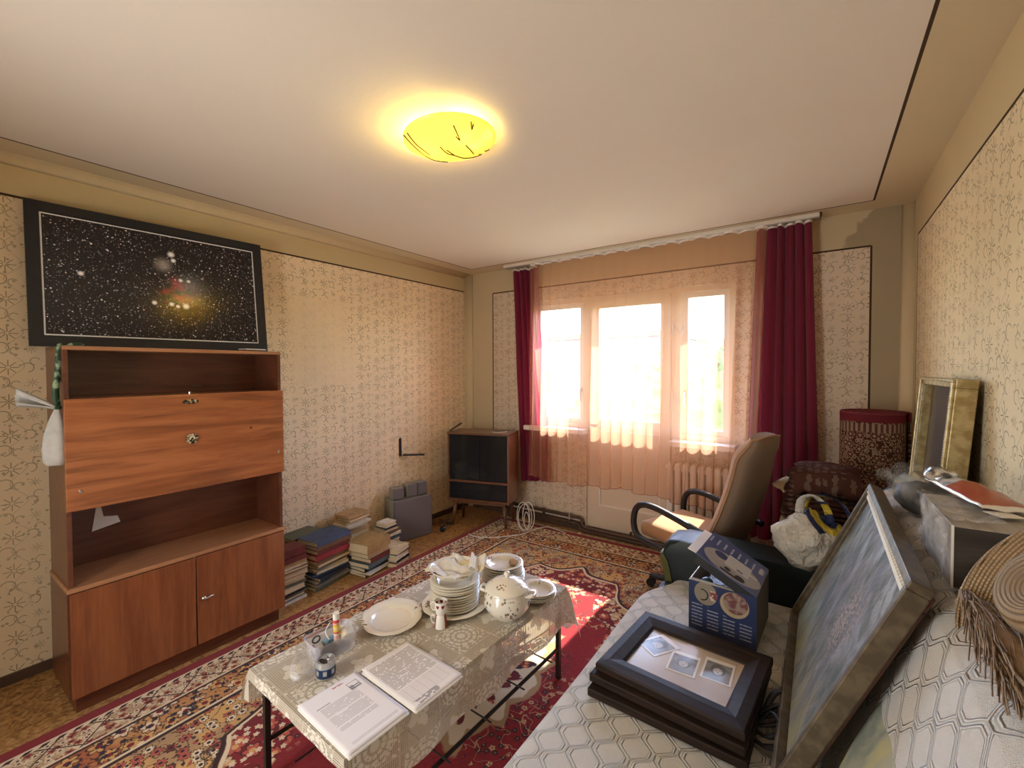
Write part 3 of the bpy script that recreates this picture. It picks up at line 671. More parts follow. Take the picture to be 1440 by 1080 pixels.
def book(label, x, y, z, L, W, h, rz, cn, spine, group):
    """length L along local y, width W along local x; spine +1 faces local +x, -1 faces local -x, 2 faces -y"""
    t = thing('book', label, 'book', (x, y, z), rz, group)
    ct = .0022 if h < .02 else .003
    bm = B(); b2(bm, (-W / 2, -L / 2, 0), (W / 2, L / 2, ct)); b2(bm, (-W / 2, -L / 2, h - ct), (W / 2, L / 2, h))
    if spine == 1: b2(bm, (W / 2 - ct, -L / 2, ct), (W / 2 + .001, L / 2, h - ct))
    elif spine == -1: b2(bm, (-W / 2 - .001, -L / 2, ct), (-W / 2 + ct, L / 2, h - ct))
    else: b2(bm, (-W / 2, -L / 2 - .001, ct), (W / 2, -L / 2 + ct, h - ct))
    obj('cover', bm, bookmat(cn), t)
    a = .005
    lo = [-W / 2 + a, -L / 2 + a]; hi = [W / 2 - a, L / 2 - a]
    if spine == 1: hi[0] = W / 2 - ct
    elif spine == -1: lo[0] = -W / 2 + ct
    else: lo[1] = -L / 2 + ct
    obj('pages', b2(B(), (lo[0], lo[1], ct), (hi[0], hi[1], h - ct)), M_pages, t)
def stack(desc, x, y, items, rz0, seed, L0=.2, W0=.14):
    rr = random.Random(seed); z = 0.0; n = len(items)
    for i, it in enumerate(items):      # bottom first
        cn, h, sp = it[:3]; L = L0 * (it[3] if len(it) > 3 else rr.uniform(.92, 1.04)); W = W0 * (it[4] if len(it) > 4 else rr.uniform(.9, 1.05))
        rz = rz0 + (it[5] if len(it) > 5 else rr.uniform(-.09, .09))
        k = n - 1 - i
        pos = 'bottom' if i == 0 else ORD[k]
        book('%s book, %s in the %s' % (cn, pos, desc), x + rr.uniform(-.012, .012), y + rr.uniform(-.012, .012), z, L, W, h, rz, cn, sp, 'books in the ' + desc)
        z += h + .0006
    return z
stack('stack beside the tall cabinet', .335, 1.392, [('white', .018, 1), ('black', .024, -1), ('white', .012, -1), ('black', .016, 1), ('cream', .034, -1), ('green-grey', .022, 1), ('tan', .024, -1), ('cream', .014, -1), ('orange-brown', .040, -1), ('brown', .022, -1), ('cream', .016, -1), ('ochre', .020, 1), ('maroon', .030, 1), ('maroon', .052, 1, .9, .8)], .02, 1, .205, .165)
stack('tall stack topped by a blue book', .30, 1.69, [('green-grey', .030, 1, 1.05), ('grey', .020, 1, 1.05), ('white', .014, -1), ('navy', .026, 1), ('blue', .020, 1, 1.05), ('white', .018, -1, .95), ('cream', .018, -1), ('green-grey', .020, 1), ('tan', .018, -1), ('brown', .022, 1), ('red', .036, 1), ('maroon', .032, 1), ('brown', .030, 1, 1.05), ('blue', .034, 1, 1.05, 1.05, .05)], .10, 2, .28, .20)
book('dark green book lying at the back beside the blue book on the tall stack', .115, 1.62, .305, .25, .17, .03, .12, 'green-grey', 1, 'books on the floor')
bk = thing('book', 'brown box file under the dark green book behind the tall stack', 'book', (.11, 1.62, 0), .12, 'books on the floor')
obj('cover', b2(B(), (-.075, -.10, 0), (.075, .10, .304), .004), bookmat('brown'), bk); obj('pages', b2(B(), (-.07, -.103, .01), (.07, -.099, .295)), M_pages, bk)
stack('back stack by the wall', .155, 2.02, [('brown', .05, 1), ('grey', .04, 1), ('tan', .04, -1), ('brown', .04, 1), ('orange-brown', .034, -1), ('cream', .036, -1), ('tan', .030, 1), ('cream', .026, -1), ('white', .016, -1, 1.2, 1.15, .1), ('cream', .018, -1), ('orange-brown', .026, -1), ('tan', .022, 1)], .05, 3, .20, .16)
stack('stack topped by an ochre book', .430, 1.985, [('brown', .024, 1), ('white', .016, -1), ('black', .030, 1), ('teal-grey', .034, 1), ('maroon', .034, 1), ('tan', .040, 1), ('ochre', .070, 1, 1.08, 1.1, .05)], .14, 4, .23, .20)
stack('stack against the grey subwoofer', .285, 2.275, [('brown', .03, 1), ('grey', .03, 1), ('maroon', .026, 1), ('white', .03, -1), ('teal-grey', .024, 1), ('maroon', .020, 1), ('white', .018, -1), ('brown', .018, 1), ('cream', .022, -1), ('black', .010, 1, .9), ('white', .034, -1, .8, .8)], .06, 5, .15, .14)
stack('low stack nearest the rug corner', .475, 2.185, [('orange-brown', .036, -1, 1.1), ('black', .018, 1), ('white', .038, -1), ('black', .010, 1), ('cream', .036, -1)], .22, 6, .175, .17)

# ------------------------------------------------------------------ rug
RC, RHX, RHY = (1.80, 1.60), 1.225, 1.93
def f_rug(g):
    v = g.coord(); x, y, _ = g.xyz(v)
    n1 = g.noise(v, 5, 2); v2 = v
    ax = g.abs(x); ay = g.abs(y)
    d = g.min(RHX - ax, RHY - ay)
    RED = (.22, .012, .018); NAVY = (.018, .016, .032); CREAM = (.76, .62, .43); GOLD = (.64, .37, .13); BROWN = (.26, .105, .045); DK = (.035, .014, .012); ROSE = (.50, .10, .07); TAN = (.42, .26, .13)
    fa = g.flowers(v, 11., 6, .75); fb = g.flowers(v, 19., 8, .9); fc = g.flowers(v, 28., 5, .95)
    # field: spandrels, red ground, medallion
    wob = g.noise(v, 3.2, 1) * .20
    th = g.atan2(y * .62, x)
    r = g.hyp(x, y * .62)
    scal = g.abs(g.sin(th * 8.0)) * .05
    rr = r + scal + wob * .5
    # spandrel ground (outside)
    sp = g.mix(g.ss(g.noise(v, 6, 3), .42, .6), GOLD, TAN)
    sp = g.mix(fb[2] * g.gt(fb[3], .25), sp, DK)
    sp = g.mix(fb[0] * g.gt(fb[3], .25), sp, g.mix(g.gt(fb[4], .5), CREAM, ROSE)); sp = g.mix(fb[1], sp, NAVY)
    sp = g.mix(g.ss(g.abs(g.noise(v, 8, 2, .5, 1.) - .5), .022, .008) * .8, sp, DK)
    # red ground with small cream sprays
    k = g.gt(fc[3], .45) * g.ss(g.noise(v, 3.2, 1), .40, .52)
    rd = g.mix(g.ss(g.noise(v, 120, 2), .3, .7), RED, tuple(q * 1.35 for q in RED))
    rd = g.mix(fc[0] * k, rd, g.mix(g.gt(fc[4], .35), (.62, .40, .22), NAVY)); rd = g.mix(fc[1] * k, rd, BROWN)
    k2 = g.ss(g.abs(g.noise(v, 10, 1, .5, .6) - .5), .012, .004) * g.ss(g.noise(v, 3.2, 1), .44, .52)
    rd = g.mix(k2 * .8, rd, (.55, .34, .2))
    # flowered wreath between red ground and spandrels
    wr = g.mix(g.ss(g.noise(v, 9, 2), .45, .55), (.16, .012, .018), RED)
    wr = g.mix(fa[2] * .8, wr, DK); wr = g.mix(fa[0], wr, g.mix(g.gt(fa[3], .4), (.62, .42, .24), ROSE)); wr = g.mix(fa[1], wr, GOLD); wr = g.mix(fc[0] * g.gt(fc[3], .5) * .9, wr, CREAM)
    # medallion
    md = g.mix(g.ss(g.noise(v, 7, 3), .44, .58), NAVY, (.14, .012, .02))
    md = g.mix(fb[0] * g.gt(fb[3], .35), md, g.mix(g.gt(fb[4], .5), CREAM, ROSE)); md = g.mix(fb[1], md, GOLD)
    core = g.mix(fa[0], GOLD, CREAM); core = g.mix(fb[2], core, BROWN); core = g.mix(fb[0], core, CREAM); core = g.mix(fb[1], core, RED)
    leaf = (1.0 - g.abs(g.sin(th * 13.0))) * .045 + g.noise(v, 22, 2) * .05
    field = g.mix(g.ss(rr, .86, .84), sp, wr)
    field = g.mix(g.ss(g.abs(rr - .87), .009, .005), field, DK); field = g.mix(g.ss(g.abs(rr - .856), .007, .004), field, CREAM)
    field = g.mix(g.ss(rr, .70, .685), field, rd)
    field = g.mix(g.ss(rr + leaf * .5, .475, .46) , field, TAN)
    field = g.mix(g.ss(rr + leaf * .8, .45, .44), field, (.70, .58, .40))
    field = g.mix(g.ss(rr + leaf * 1.7, .395, .385), field, md)
    field = g.mix(g.ss(rr + leaf * .5, .20, .19), field, CREAM); field = g.mix(g.ss(rr + leaf * .5, .185, .175), field, core)
    # borders
    along = g.mix
    u = g.mod(x + y, .17) / .17; wv = g.mod(x - y, .17) / .17      # lattice
    la = g.max(g.ss(g.abs(u - .5), .035, .015), g.ss(g.abs(wv - .5), .035, .015))
    bl = g.mix(g.ss(g.noise(v, 26, 2), .46, .54), (.50, .36, .21), CREAM)
    bl = g.mix(fc[2] * .8, bl, BROWN); bl = g.mix(fc[0], bl, g.mix(g.gt(fc[3], .5), CREAM, (.34, .05, .04))); bl = g.mix(fc[1], bl, DK)
    bl = g.mix(la, bl, DK)
    bm_ = g.mix(g.ss(g.noise(v, 5, 3), .42, .6), (.54, .26, .09), (.42, .12, .045))
    bm_ = g.mix(fa[2] * .9, bm_, DK); bm_ = g.mix(fa[0], bm_, g.mix(g.gt(fa[3], .5), CREAM, GOLD)); bm_ = g.mix(fa[1], bm_, RED)
    bm_ = g.mix(g.ss(g.abs(g.noise(v, 12, 2, .5, 1.) - .5), .02, .008) * .8, bm_, DK); bm_ = g.mix(fc[0] * g.gt(fc[3], .6), bm_, NAVY)
    col = g.mix(g.ss(d, .42, .425), bm_, field)
    col = g.mix(g.ss(g.abs(d - .42), .012, .008), col, DK); col = g.mix(g.ss(g.abs(d - .405), .008, .005), col, CREAM)
    col = g.mix(g.lt(d, .235), col, bl)
    col = g.mix(g.ss(g.abs(d - .235), .008, .005), col, DK); col = g.mix(g.ss(g.abs(d - .222), .006, .004), col, CREAM)
    st = g.gt(g.mod(x + y * 1.0, .05), .025)
    col = g.mix(g.lt(d, .085), col, g.mix(st, CREAM, DK)); col = g.mix(g.lt(d, .068), col, CREAM); col = g.mix(g.lt(d, .058), col, (.24, .014, .018))
    col = g.mix(g.noise(v, 260, 2) * .25, col, (.05, .03, .02))
    return dict(base=col, rough=.95, spec=.08, bump=g.noise(v, 320, 2), bstr=.25, bdist=.004, sheen=.15)
rug = thing('rug', 'large red Persian-pattern rug with a floral border covering the floor', 'rug', (RC[0], RC[1], 0), math.radians(.9))
obj('pile', b2(B(), (-RHX, -RHY, .0015), (RHX, RHY, .012)), mat('persian_rug', f_rug), rug)
bm = B(); rr = random.Random(2)
for k in range(330):
    xx = -RHX + 2 * RHX * (k + .5) / 330; cl = .016 * math.sin(k * 2 * PI / 11.)
    tube(bm, [(xx, RHY - .002, .006), (xx - cl * .5 + rr.uniform(-.004, .004), RHY + .02, .012 + rr.uniform(0, .006)), (xx - cl + rr.uniform(-.006, .006), RHY + .05 + rr.uniform(-.008, .01), .004 + rr.uniform(0, .006))], .0022, 4)
stuff(obj('fringe', bm, mat('rug_fringe', lambda g: dict(base=g.mix(g.noise(g.coord(), 30, 2), (.62, .52, .40), (.48, .38, .28)), rough=.95)), rug))

# ------------------------------------------------------------------ coffee table and lace cloth
TC, TA, HX, HY, TZ = (1.90, 1.21), math.radians(-2.5), .31, .61, .452
tab = thing('coffee_table', 'long low coffee table with thin dark metal legs under a lace cloth', 'table', (TC[0], TC[1], .012), TA)
M_tabtop = woodmat('table_board', (.20, .125, .06), (.27, .175, .09), 1)
M_iron = mat('dark_iron', lambda g: dict(base=g.mix(g.noise(g.coord(), 40, 2), (.025, .02, .018), (.05, .042, .038)), rough=.4, metal=.6))
obj('table_top', b2(B(), (-HX, -HY, TZ - .034), (HX, HY, TZ - .014), .004), M_tabtop, tab)
for sx_ in (-1, 1):
    for sy_ in (-1, 1): obj('leg', b2(B(), (sx_ * (HX - .02) - .010, sy_ * (HY - .05) - .010, 0), (sx_ * (HX - .02) + .010, sy_ * (HY - .05) + .010, TZ - .034)), M_iron, tab)
for sx_ in (-1, 1): obj('stretcher', cyl(B(), (sx_ * (HX - .02), -HY + .05, .15), (sx_ * (HX - .02), HY - .05, .15), .008, n=10), M_iron, tab)
for sy_ in (-1, 1): obj('end_rail', b2(B(), (-HX + .02, sy_ * (HY - .05) - .008, TZ - .06), (HX - .02, sy_ * (HY - .05) + .008, TZ - .035)), M_iron, tab)
for k in range(5): obj('rack_rod', cyl(B(), (-HX - .02, -.44 + .22 * k, .160), (HX + .02, -.44 + .22 * k, .160), .0035, n=8), M_iron, tab)
obj('rack_rod', cyl(B(), (.10, -HY + .06, .166), (.10, HY - .06, .166), .0035, n=8), M_iron, tab); obj('rack_rod', cyl(B(), (-.10, -HY + .06, .166), (-.10, HY - .06, .166), .0035, n=8), M_iron, tab)
def f_lace(g):
    uv = g.coord('UV'); x, y, _ = g.xyz(uv)
    P = .170
    tx = g.mod(x + P / 2, P) - P / 2; ty = g.mod(y + P / 2, P) - P / 2
    par = g.mod(g.floor((x + P / 2) / P) + g.floor((y + P / 2) / P), 2.0)
    net = g.max(g.ss(g.abs(g.mod(x, .0068) - .0034), .0012, .0018), g.ss(g.abs(g.mod(y, .0068) - .0034), .0012, .0018))
    r = g.hyp(tx, ty); th = g.atan2(ty, tx)
    # four-leaf motif in net tiles
    lf = g.max(g.ss(g.hyp(tx * 1.4 - .034, ty - .0), .017, .015), g.max(g.ss(g.hyp(tx * 1.4 + .034, ty), .017, .015), g.max(g.ss(g.hyp(tx, ty * 1.4 - .034), .017, .015), g.ss(g.hyp(tx, ty * 1.4 + .034), .017, .015))))
    lf = g.max(lf, g.ss(g.abs(g.sin(th * 2.0 + .8)) * .055 - r, .0, .004) * .95)
    # rosette in dense tiles
    ring = g.ss(g.abs(g.mod(r, .022) - .011), .0075, .006)
    ros = g.max(g.ss(g.abs(g.cos(th * 6.0)), .25, .35) * ring, g.ss(r, .018, .016))
    fl = g.voro(uv, 60.); ros = g.max(ros * g.lt(r, .075), g.ss(fl['Distance'], .42, .36) * g.gt(r, .06))
    solid = g.mix(par, lf, ros)
    solid = X(g, solid.v)
    s = g.xyz(solid)[0]
    edge = g.max(g.ss(g.abs(g.abs(tx) - P / 2), .006, .005), g.ss(g.abs(g.abs(ty) - P / 2), .006, .005))
    netv = g.m('MAXIMUM', net, g.ss(g.noise(uv, 30, 2), .60, .64) * .8)
    a = g.max(g.max(s, edge), netv)
    hemx = g.max(g.abs(x) - (HX + .15), g.abs(y) - (HY + .13))
    a = g.max(a, g.gt(hemx, .0) * g.ss(g.abs(g.sin(x * 180.) * g.sin(y * 180.)), .25, .35))
    col = g.mix(s, (.66, .60, .50), (.86, .82, .73))
    return dict(base=col, rough=.95, spec=.05, tl=.25, alpha=g.m('MULTIPLY', a, .97))
DR = {'r': .185, 'l': .13, 'n': .035, 'f': .22}
cl = thing('lace_tablecloth', 'beige net lace tablecloth with leaf and rosette tiles draped over the coffee table', 'tablecloth', (TC[0], TC[1], TZ), TA)
bm = B(); uvl = bm.loops.layers.uv.verify()
def axis_samples(lo, hi, h, n_in, n_out):
    a = [-h - (-lo - h) * (1 - i / n_out) for i in range(n_out)] if lo < -h else []
    a += [-h + 2 * h * i / n_in for i in range(n_in + 1)]
    a += [h + (hi - h) * (i + 1) / n_out for i in range(n_out)]
    return a
S = axis_samples(-HX - DR['l'], HX + DR['r'], HX, 16, 10); Tt = axis_samples(-HY - DR['n'], HY + DR['f'], HY, 34, 10)
def drape(s, t):
    ds = max(0, abs(s) - HX); dt = max(0, abs(t) - HY); sg = 1 if s > 0 else -1; tg = 1 if t > 0 else -1
    x = max(-HX, min(HX, s)); y = max(-HY, min(HY, t)); z = .0025 + .001 * nz((s, t, 0), 14, 2)
    if ds or dt:
        q = math.hypot(ds, dt); wv = .012 * math.sin(t * 17 + 1) if ds and not dt else (.010 * math.sin(s * 21) if dt and not ds else 0)
        k = min(1, q / .06)
        x += sg * ((.006 * k if ds else 0) + wv * min(1, q / .12) * (ds > 0) + .22 * ds * (dt > 0)); y += tg * ((.006 * k if dt else 0) + abs(wv) * min(1, q / .12) * (dt > 0 and not ds) + .25 * dt * (ds > 0))
        if ds and dt: z -= .95 * q - .0
        else: z -= q * .985
    return Vector((x, y, z))
V = [[bm.verts.new(drape(s, t)) for t in Tt] for s in S]
for i in range(len(S) - 1):
    for j in range(len(Tt) - 1):
        f = bm.faces.new((V[i][j], V[i + 1][j], V[i + 1][j + 1], V[i][j + 1]))
        for l, (a, b) in zip(f.loops, ((i, j), (i + 1, j), (i + 1, j + 1), (i, j + 1))): l[uvl].uv = (S[a], Tt[b])
lc = obj('net', bm, mat('lace_net', f_lace), cl, smooth=True, angle=50)
ZT = TZ + .0045    # top of the cloth

# ------------------------------------------------------------------ tableware
def sprigs(g, v, n, rad, size, off=0.):
    x, y, z = g.xyz(v); th = g.atan2(y, x) + off; r = g.hyp(x, y)
    k = 2 * PI / n
    a = g.mod(th, k) - k / 2
    dx = a * rad; dy = r - rad
    m_ = g.ss(g.hyp(dx * .6, dy), size, size * .55)
    d = g.voro(v, 1 / size * 2.0); cr = g.xyz(d['Color'])
    leaf = g.ss(d['Distance'], .50, .36) * g.gt(cr[1], .35) * m_
    return leaf, g.mix(g.gt(cr[0], .5), (.10, .11, .06), (.20, .05, .05))
def china(name, n, rad, size, off=0., rim=None):
    def f(g):
        v = g.coord(); l, c = sprigs(g, v, n, rad, size, off)
        base = g.mix(g.noise(v, 8, 2), (.80, .76, .66), (.76, .71, .60))
        return dict(base=g.mix(l * .9, base, c), rough=.12, spec=.5, coat=.4)
    return mat(name, f)
M_plate = china('plate_china', 3, .088, .020); M_platter = china('platter_china', 2, .125, .03, 1.2); M_tur = china('tureen_china', 5, .10, .030, .5)
M_plain = mat('plain_china', lambda g: dict(base=g.mix(g.noise(g.coord(), 8, 2), (.80, .76, .67), (.75, .70, .60)), rough=.14, coat=.4))
def plate_prof(r, h, t=.0035, well=.62):
    return [(0, 0), (r * .58, 0), (r * .61, .002), (r * .74, h * .36), (r * .97, h * .86), (r, h), (r * .985, h + .0012), (r * .74, h * .66 + .002), (r * .70, h * .55 + .002), (r * .655, t + .002), (r * .63, t), (0, t)]
def plate(label, x, y, z, r, h, group, m=None, scal=None, sx=1., sy=1., rz=0., deep=False):
    prof = plate_prof(r, h)
    if deep: prof = [(0, 0), (r * .5, 0), (r * .53, .003), (r * .72, h * .55), (r * .78, h * .78), (r * .99, h * .95), (r, h), (r * .98, h + .001), (r * .76, h * .85), (r * .69, h * .6), (r * .5, .006), (0, .005)]
    o = obj('plate', lathe(B(), prof, 48, sx=sx, sy=sy, wob=scal), m or M_plate, None, smooth=True, angle=60, loc=(x, y, z), rot=(0, 0, rz))
    return tag(o, label, 'plate', group)
sc8 = lambda a, r: 1 + (.022 * abs(math.sin(6 * a)) if r > .09 else 0)
tag(plate('x', 1.752, 1.114, ZT, .145, .022, None, M_platter, sc8, .86, 1.0, math.radians(45)), 'oval scalloped white platter with floral sprigs lying alone beside the plastic tub', 'platter')
# big stack
SX, SY = 1.900, 1.352
tag(plate('x', SX, SY, ZT, .147, .022, None, M_platter, sc8, 1., 1., .4), 'wide white serving platter beneath the tall plate stack', 'platter')
z = ZT + .006
for i in range(11):
    n = 10 - i
    plate('white plate in the tall stack, %s under the filled bowl' % ORD[n].replace(' from the top', ' plate down') if n else 'white plate in the tall stack, directly under the filled bowl', SX + R.uniform(-.002, .002), SY + R.uniform(-.002, .002), z, .112 - (.004 if i % 4 == 3 else 0), .020, 'plates in the tall stack', M_plate, None, 1, 1, i * .7)
    z += .0108
zb = z + .012
bw = tag(obj('bowl', lathe(B(), [(0, 0), (.055, 0), (.06, .004), (.085, .018), (.108, .044), (.114, .050), (.112, .052), (.104, .044), (.08, .022), (.05, .009), (0, .007)], 48), M_plain, None, smooth=True, angle=60, loc=(SX, SY, zb)), 'white shallow bowl holding a crumpled napkin on the tall plate stack', 'bowl')
bm = B(); sheet(bm, lambda u, v: Vector(((u - .5) * .205 + .02 * nz((u * 4, v * 4, 0), 1, 3), (v - .5) * .205 + .02 * nz((u * 4, v * 4, 5), 1, 8),
      .026 + .030 * abs(nz((u * 3.0, v * 3.0, 0), 1, 1)) + .007 * nz((u * 9, v * 9, 2), 1, 4) + .05 * ((u - .5) ** 2 + (v - .5) ** 2))), 36, 36)
tag(obj('napkin', bm, mat('napkin_cloth', lambda g: dict(base=g.mix(g.ss(g.noise(g.coord(), 14, 2), .52, .68), (.86, .83, .76), (.80, .70, .42)), rough=.9, tl=.2)), None, smooth=True, solid=.0015, loc=(SX, SY, zb)), 'crumpled white napkin lying in the bowl on the tall plate stack', 'napkin')
bm = B(); sheet(bm, lambda u, v: Vector(((u - .5) * .07, (v - .5) * .11 + .006 * math.sin(u * 15), .012 * math.sin(u * 7 + 2 * v) + .02 * v + .006 * nz((u * 6, v * 6, 0), 1, 3))), 14, 14)
tag(obj('napkin', bm, MATS['napkin_cloth'], None, smooth=True, solid=.0015, loc=(SX + .075, SY + .07, zb + .052), rot=(0, .1, .6)), 'small folded napkin end hanging over the back rim of the bowl', 'napkin')
# second stack behind
z = ZT; q = (1.955, 1.650)
NAMES2 = ['lowest', 'second lowest', 'third lowest', 'fourth lowest', 'fifth lowest', 'sixth lowest', 'seventh lowest', 'eighth lowest']
for i in range(8):
    r_ = .108 if i < 5 else .104
    plate('white dinner plate in the stack behind the tall stack, %s' % NAMES2[i], q[0] + R.uniform(-.002, .002), q[1] + R.uniform(-.002, .002), z, r_, .021, 'dinner plates behind the tall stack', M_plate, None, 1, 1, i)
    z += .0115
plate('white dinner plate topping the stack behind the tall stack', q[0] - .003, q[1], z, .104, .021, 'dinner plates behind the tall stack', M_plate, None, 1, 1, 2.)
bm = B(); bmesh.ops.create_icosphere(bm, subdivisions=3, radius=.024)
for v in bm.verts: v.co = Vector((v.co.x, v.co.y, v.co.z * .75)) * (1 + .16 * nz(v.co, 60, 2))
tag(obj('dried_bulb', bm, mat('dry_brown_skin', lambda g: dict(base=g.mix(g.noise(g.coord(), 60, 3), (.42, .27, .17), (.60, .45, .32)), rough=.8)), None, smooth=True, loc=(q[0] + .045, q[1] + .028, z + .020)), 'small round brown dried bulb lying on the plate stack behind the tall one', 'bulb')
z = ZT; q3 = (2.166, 1.634)
for i in range(4):
    plate('white dessert plate with floral rim right of the tureen, %s of four' % ('lowest', 'second lowest', 'third lowest', 'topmost')[i], q3[0] + R.uniform(-.003, .003), q3[1] + R.uniform(-.003, .003), z, .090, .019, 'dessert plates right of the tureen', china('dessert_china', 4, .072, .018, .3), None, 1, 1, i * .5); z += .0098
# tureen
tu = thing('soup_tureen', 'round white lidded soup tureen with floral sprigs and two handles', 'tureen', (2.136, 1.434, ZT), .3)
obj('body', lathe(B(), [(0, 0), (.058, 0), (.060, .006), (.085, .022), (.103, .055), (.104, .078), (.094, .105), (.090, .114), (.096, .121), (.0945, .124), (.084, .116), (.0, .112)], 48), M_tur, tu, smooth=True, angle=60)
ld = obj('lid', lathe(B(), [(.0945, .123), (.097, .126), (.094, .130), (.082, .140), (.060, .154), (.030, .165), (.012, .168), (.008, .172), (.012, .178), (.0145, .185), (.011, .192), (.0, .195)], 48), china('lid_china', 4, .062, .020, .9), tu, smooth=True, angle=70)
for s in (-1, 1): obj('handle', tube(B(), catmull([(s * .088, -.022, .103), (s * .118, -.02, .108), (s * .126, 0, .108), (s * .118, .02, .108), (s * .088, .022, .103)], 5), .007, 8), M_plain, tu, smooth=True)
# cups
def cup(label, z, patt, inv=False):
    t = thing('espresso_cup', label, 'cup', (1.957, 1.202, z), math.radians(205))
    pr_ = [(0, 0), (.020, 0), (.022, .004), (.0255, .030), (.0275, .055), (.0265, .0555), (.0245, .030), (.020, .006), (0, .005)]
    if inv: pr_ = [(r, .055 - zz) for r, zz in pr_]
    obj('body', lathe(B(), pr_, 32), patt, t, smooth=True, angle=60)
    obj('handle', tube(B(), catmull([(.024, 0, .044), (.038, 0, .046), (.043, 0, .030), (.035, 0, .014), (.023, 0, .013)], 5), .0038, 8), M_plain, t, smooth=True)
def f_hearts(g):
    v = g.coord(); x, y, z = g.xyz(v); th = g.atan2(y, x); k = 2 * PI / 7
    a = (g.mod(th, k) - k / 2) * .026; b = (z - .036) * 1.0
    hr = g.ss(g.hyp(a, b - g.abs(a) * .7), .0075, .0065)
    return dict(base=g.mix(hr, (.82, .79, .74), (.22, .015, .02)), rough=.15, coat=.4)
def f_redcup(g):
    x, y, z = g.xyz(g.coord()); th = g.atan2(y, x)
    return dict(base=g.mix(g.gt(g.sin(th * 2 + 1.2), .1), (.82, .79, .74), (.25, .04, .02)), rough=.2, coat=.3)
cup('white espresso cup with a red-brown panel, under the heart-print cup', ZT, mat('panel_cup', f_redcup), True)
cup('white espresso cup printed with dark red hearts stacked on another cup', ZT + .0555, mat('heart_cup', f_hearts))
# can
can = thing('tin_can', 'opened blue and silver drink can used as ashtray beside the plastic tub', 'can', (1.832, .752, ZT))
def f_can(g):
    x, y, z = g.xyz(g.coord()); th = g.atan2(y, x)
    p = g.mod(th, .55) / .55; blk = g.gt(g.sin(th * 7.), .2) * g.box(z, .018, .034, .002)
    c = g.mix(g.max(g.box(z, .008, .040, .001), 0.), (.45, .46, .47), (.025, .05, .13)); c = g.mix(blk, c, (.5, .5, .5))
    return dict(base=c, rough=.3, metal=.55)
obj('body', lathe(B(), [(0, 0), (.027, 0), (.031, .004), (.033, .010), (.033, .050), (.030, .058), (.0305, .061), (.029, .061), (.0285, .057), (.0, .056)], 36), mat('can_print', f_can), can, smooth=True, angle=50)
bm = B(); prism(bm, [(.022 * math.cos(a) , .010 * math.sin(a) - .010) for a in [2 * PI * i / 14 for i in range(14)]], 'z', .0563, .0572); obj('mouth', bm, M_black, can)
obj('pull_tab', tube(B(), [(.012 * math.cos(a), .012 + .008 * math.sin(a), .0585) for a in [2 * PI * i / 14 for i in range(14)]], .0022, 6, True), M_metal, can, smooth=True)
# plastic tub
tbA = math.radians(96)
TB = (1.722, .845)
tub = thing('plastic_tub', 'clear plastic tub full of odds and ends on the lace cloth near the left edge', 'tub', (TB[0], TB[1], ZT), tbA + PI / 2 - math.radians(12))
M_clear = mat('clear_plastic', lambda g: dict(base=g.mix(g.noise(g.coord(), 20, 2), (.86, .86, .92), (.70, .70, .78)), rough=.15, spec=.5, tl=.3, alpha=.34))
LX, LY, HH = .055, .085, .068
bm = B()
def rrect(lx, ly, r, n=4):
    o = []
    for cx_, cy_, a0 in ((lx - r, ly - r, 0), (-lx + r, ly - r, PI / 2), (-lx + r, -ly + r, PI), (lx - r, -ly + r, 1.5 * PI)):
        for i in range(n + 1): a = a0 + PI / 2 * i / n; o.append((cx_ + r * math.cos(a), cy_ + r * math.sin(a)))
    return o
rings = []
for k_, z_ in ((.86, 0.), (.93, .03), (1., HH), (1.06, HH + .002), (1.05, HH - .004)):
    rings.append([bm.verts.new((a, b, z_)) for a, b in rrect(LX * k_, LY * k_, .02)])
bm.faces.new(rings[0][::-1])
for A, Bq in zip(rings, rings[1:]):
    for i in range(len(A)): bm.faces.new((A[i], A[(i + 1) % len(A)], Bq[(i + 1) % len(A)], Bq[i]))
obj('tub_body', bm, M_clear, tub, smooth=True, angle=50)
TZ0 = ZT + .003
ca, sa_ = math.cos(tub.rotation_euler.z), math.sin(tub.rotation_euler.z)
def inT(x, y): y = -y; return (TB[0] + x * ca - y * sa_, TB[1] + x * sa_ + y * ca)
gl = thing('glue_tube', 'red and yellow printed tube standing upright in the plastic tub', 'tube', (*inT(-.005, .020), TZ0 + .012), 0, rot=(.10, .06, .2))
def f_glue(g):
    x, y, z = g.xyz(g.coord()); th = g.atan2(y, x)
    c = g.mix(g.box(z, .0, .055, .001), (.62, .07, .05), (.80, .75, .70)); c = g.mix(g.box(z, .004, .05, .001) * g.gt(g.noise(g.vec(th * 3., z * 160.), 1., 1), .5) * .7, c, (.55, .06, .05))
    c = g.mix(g.box(z, .062, .092, .001), c, (.80, .50, .07)); c = g.mix(g.box(z, .070, .082, .001), c, (.75, .62, .25)); c = g.mix(g.box(z, .094, .098), c, (.8, .7, .6))
    return dict(base=c, rough=.35)
obj('barrel', cyl(B(), (0, 0, 0), (0, 0, .112), .0115, .0125, 22), mat('glue_print', f_glue), gl, smooth=True, angle=50)
obj('cap', cyl(B(), (0, 0, .112), (0, 0, .136), .0122, .0122, 22), M_white, gl, smooth=True, angle=50)
bm = B(); bmesh.ops.create_icosphere(bm, subdivisions=3, radius=.034)
for v in bm.verts: v.co = Vector((v.co.x * .9, v.co.y, v.co.z * .9)) * (1 + .35 * nz(v.co, 45, 6))
tag(obj('crumpled_tissue', bm, MATS['napkin_cloth'], None, loc=(*inT(-.005, .052), TZ0 + .046)), 'crumpled white tissue behind the printed tube in the plastic tub', 'tissue')
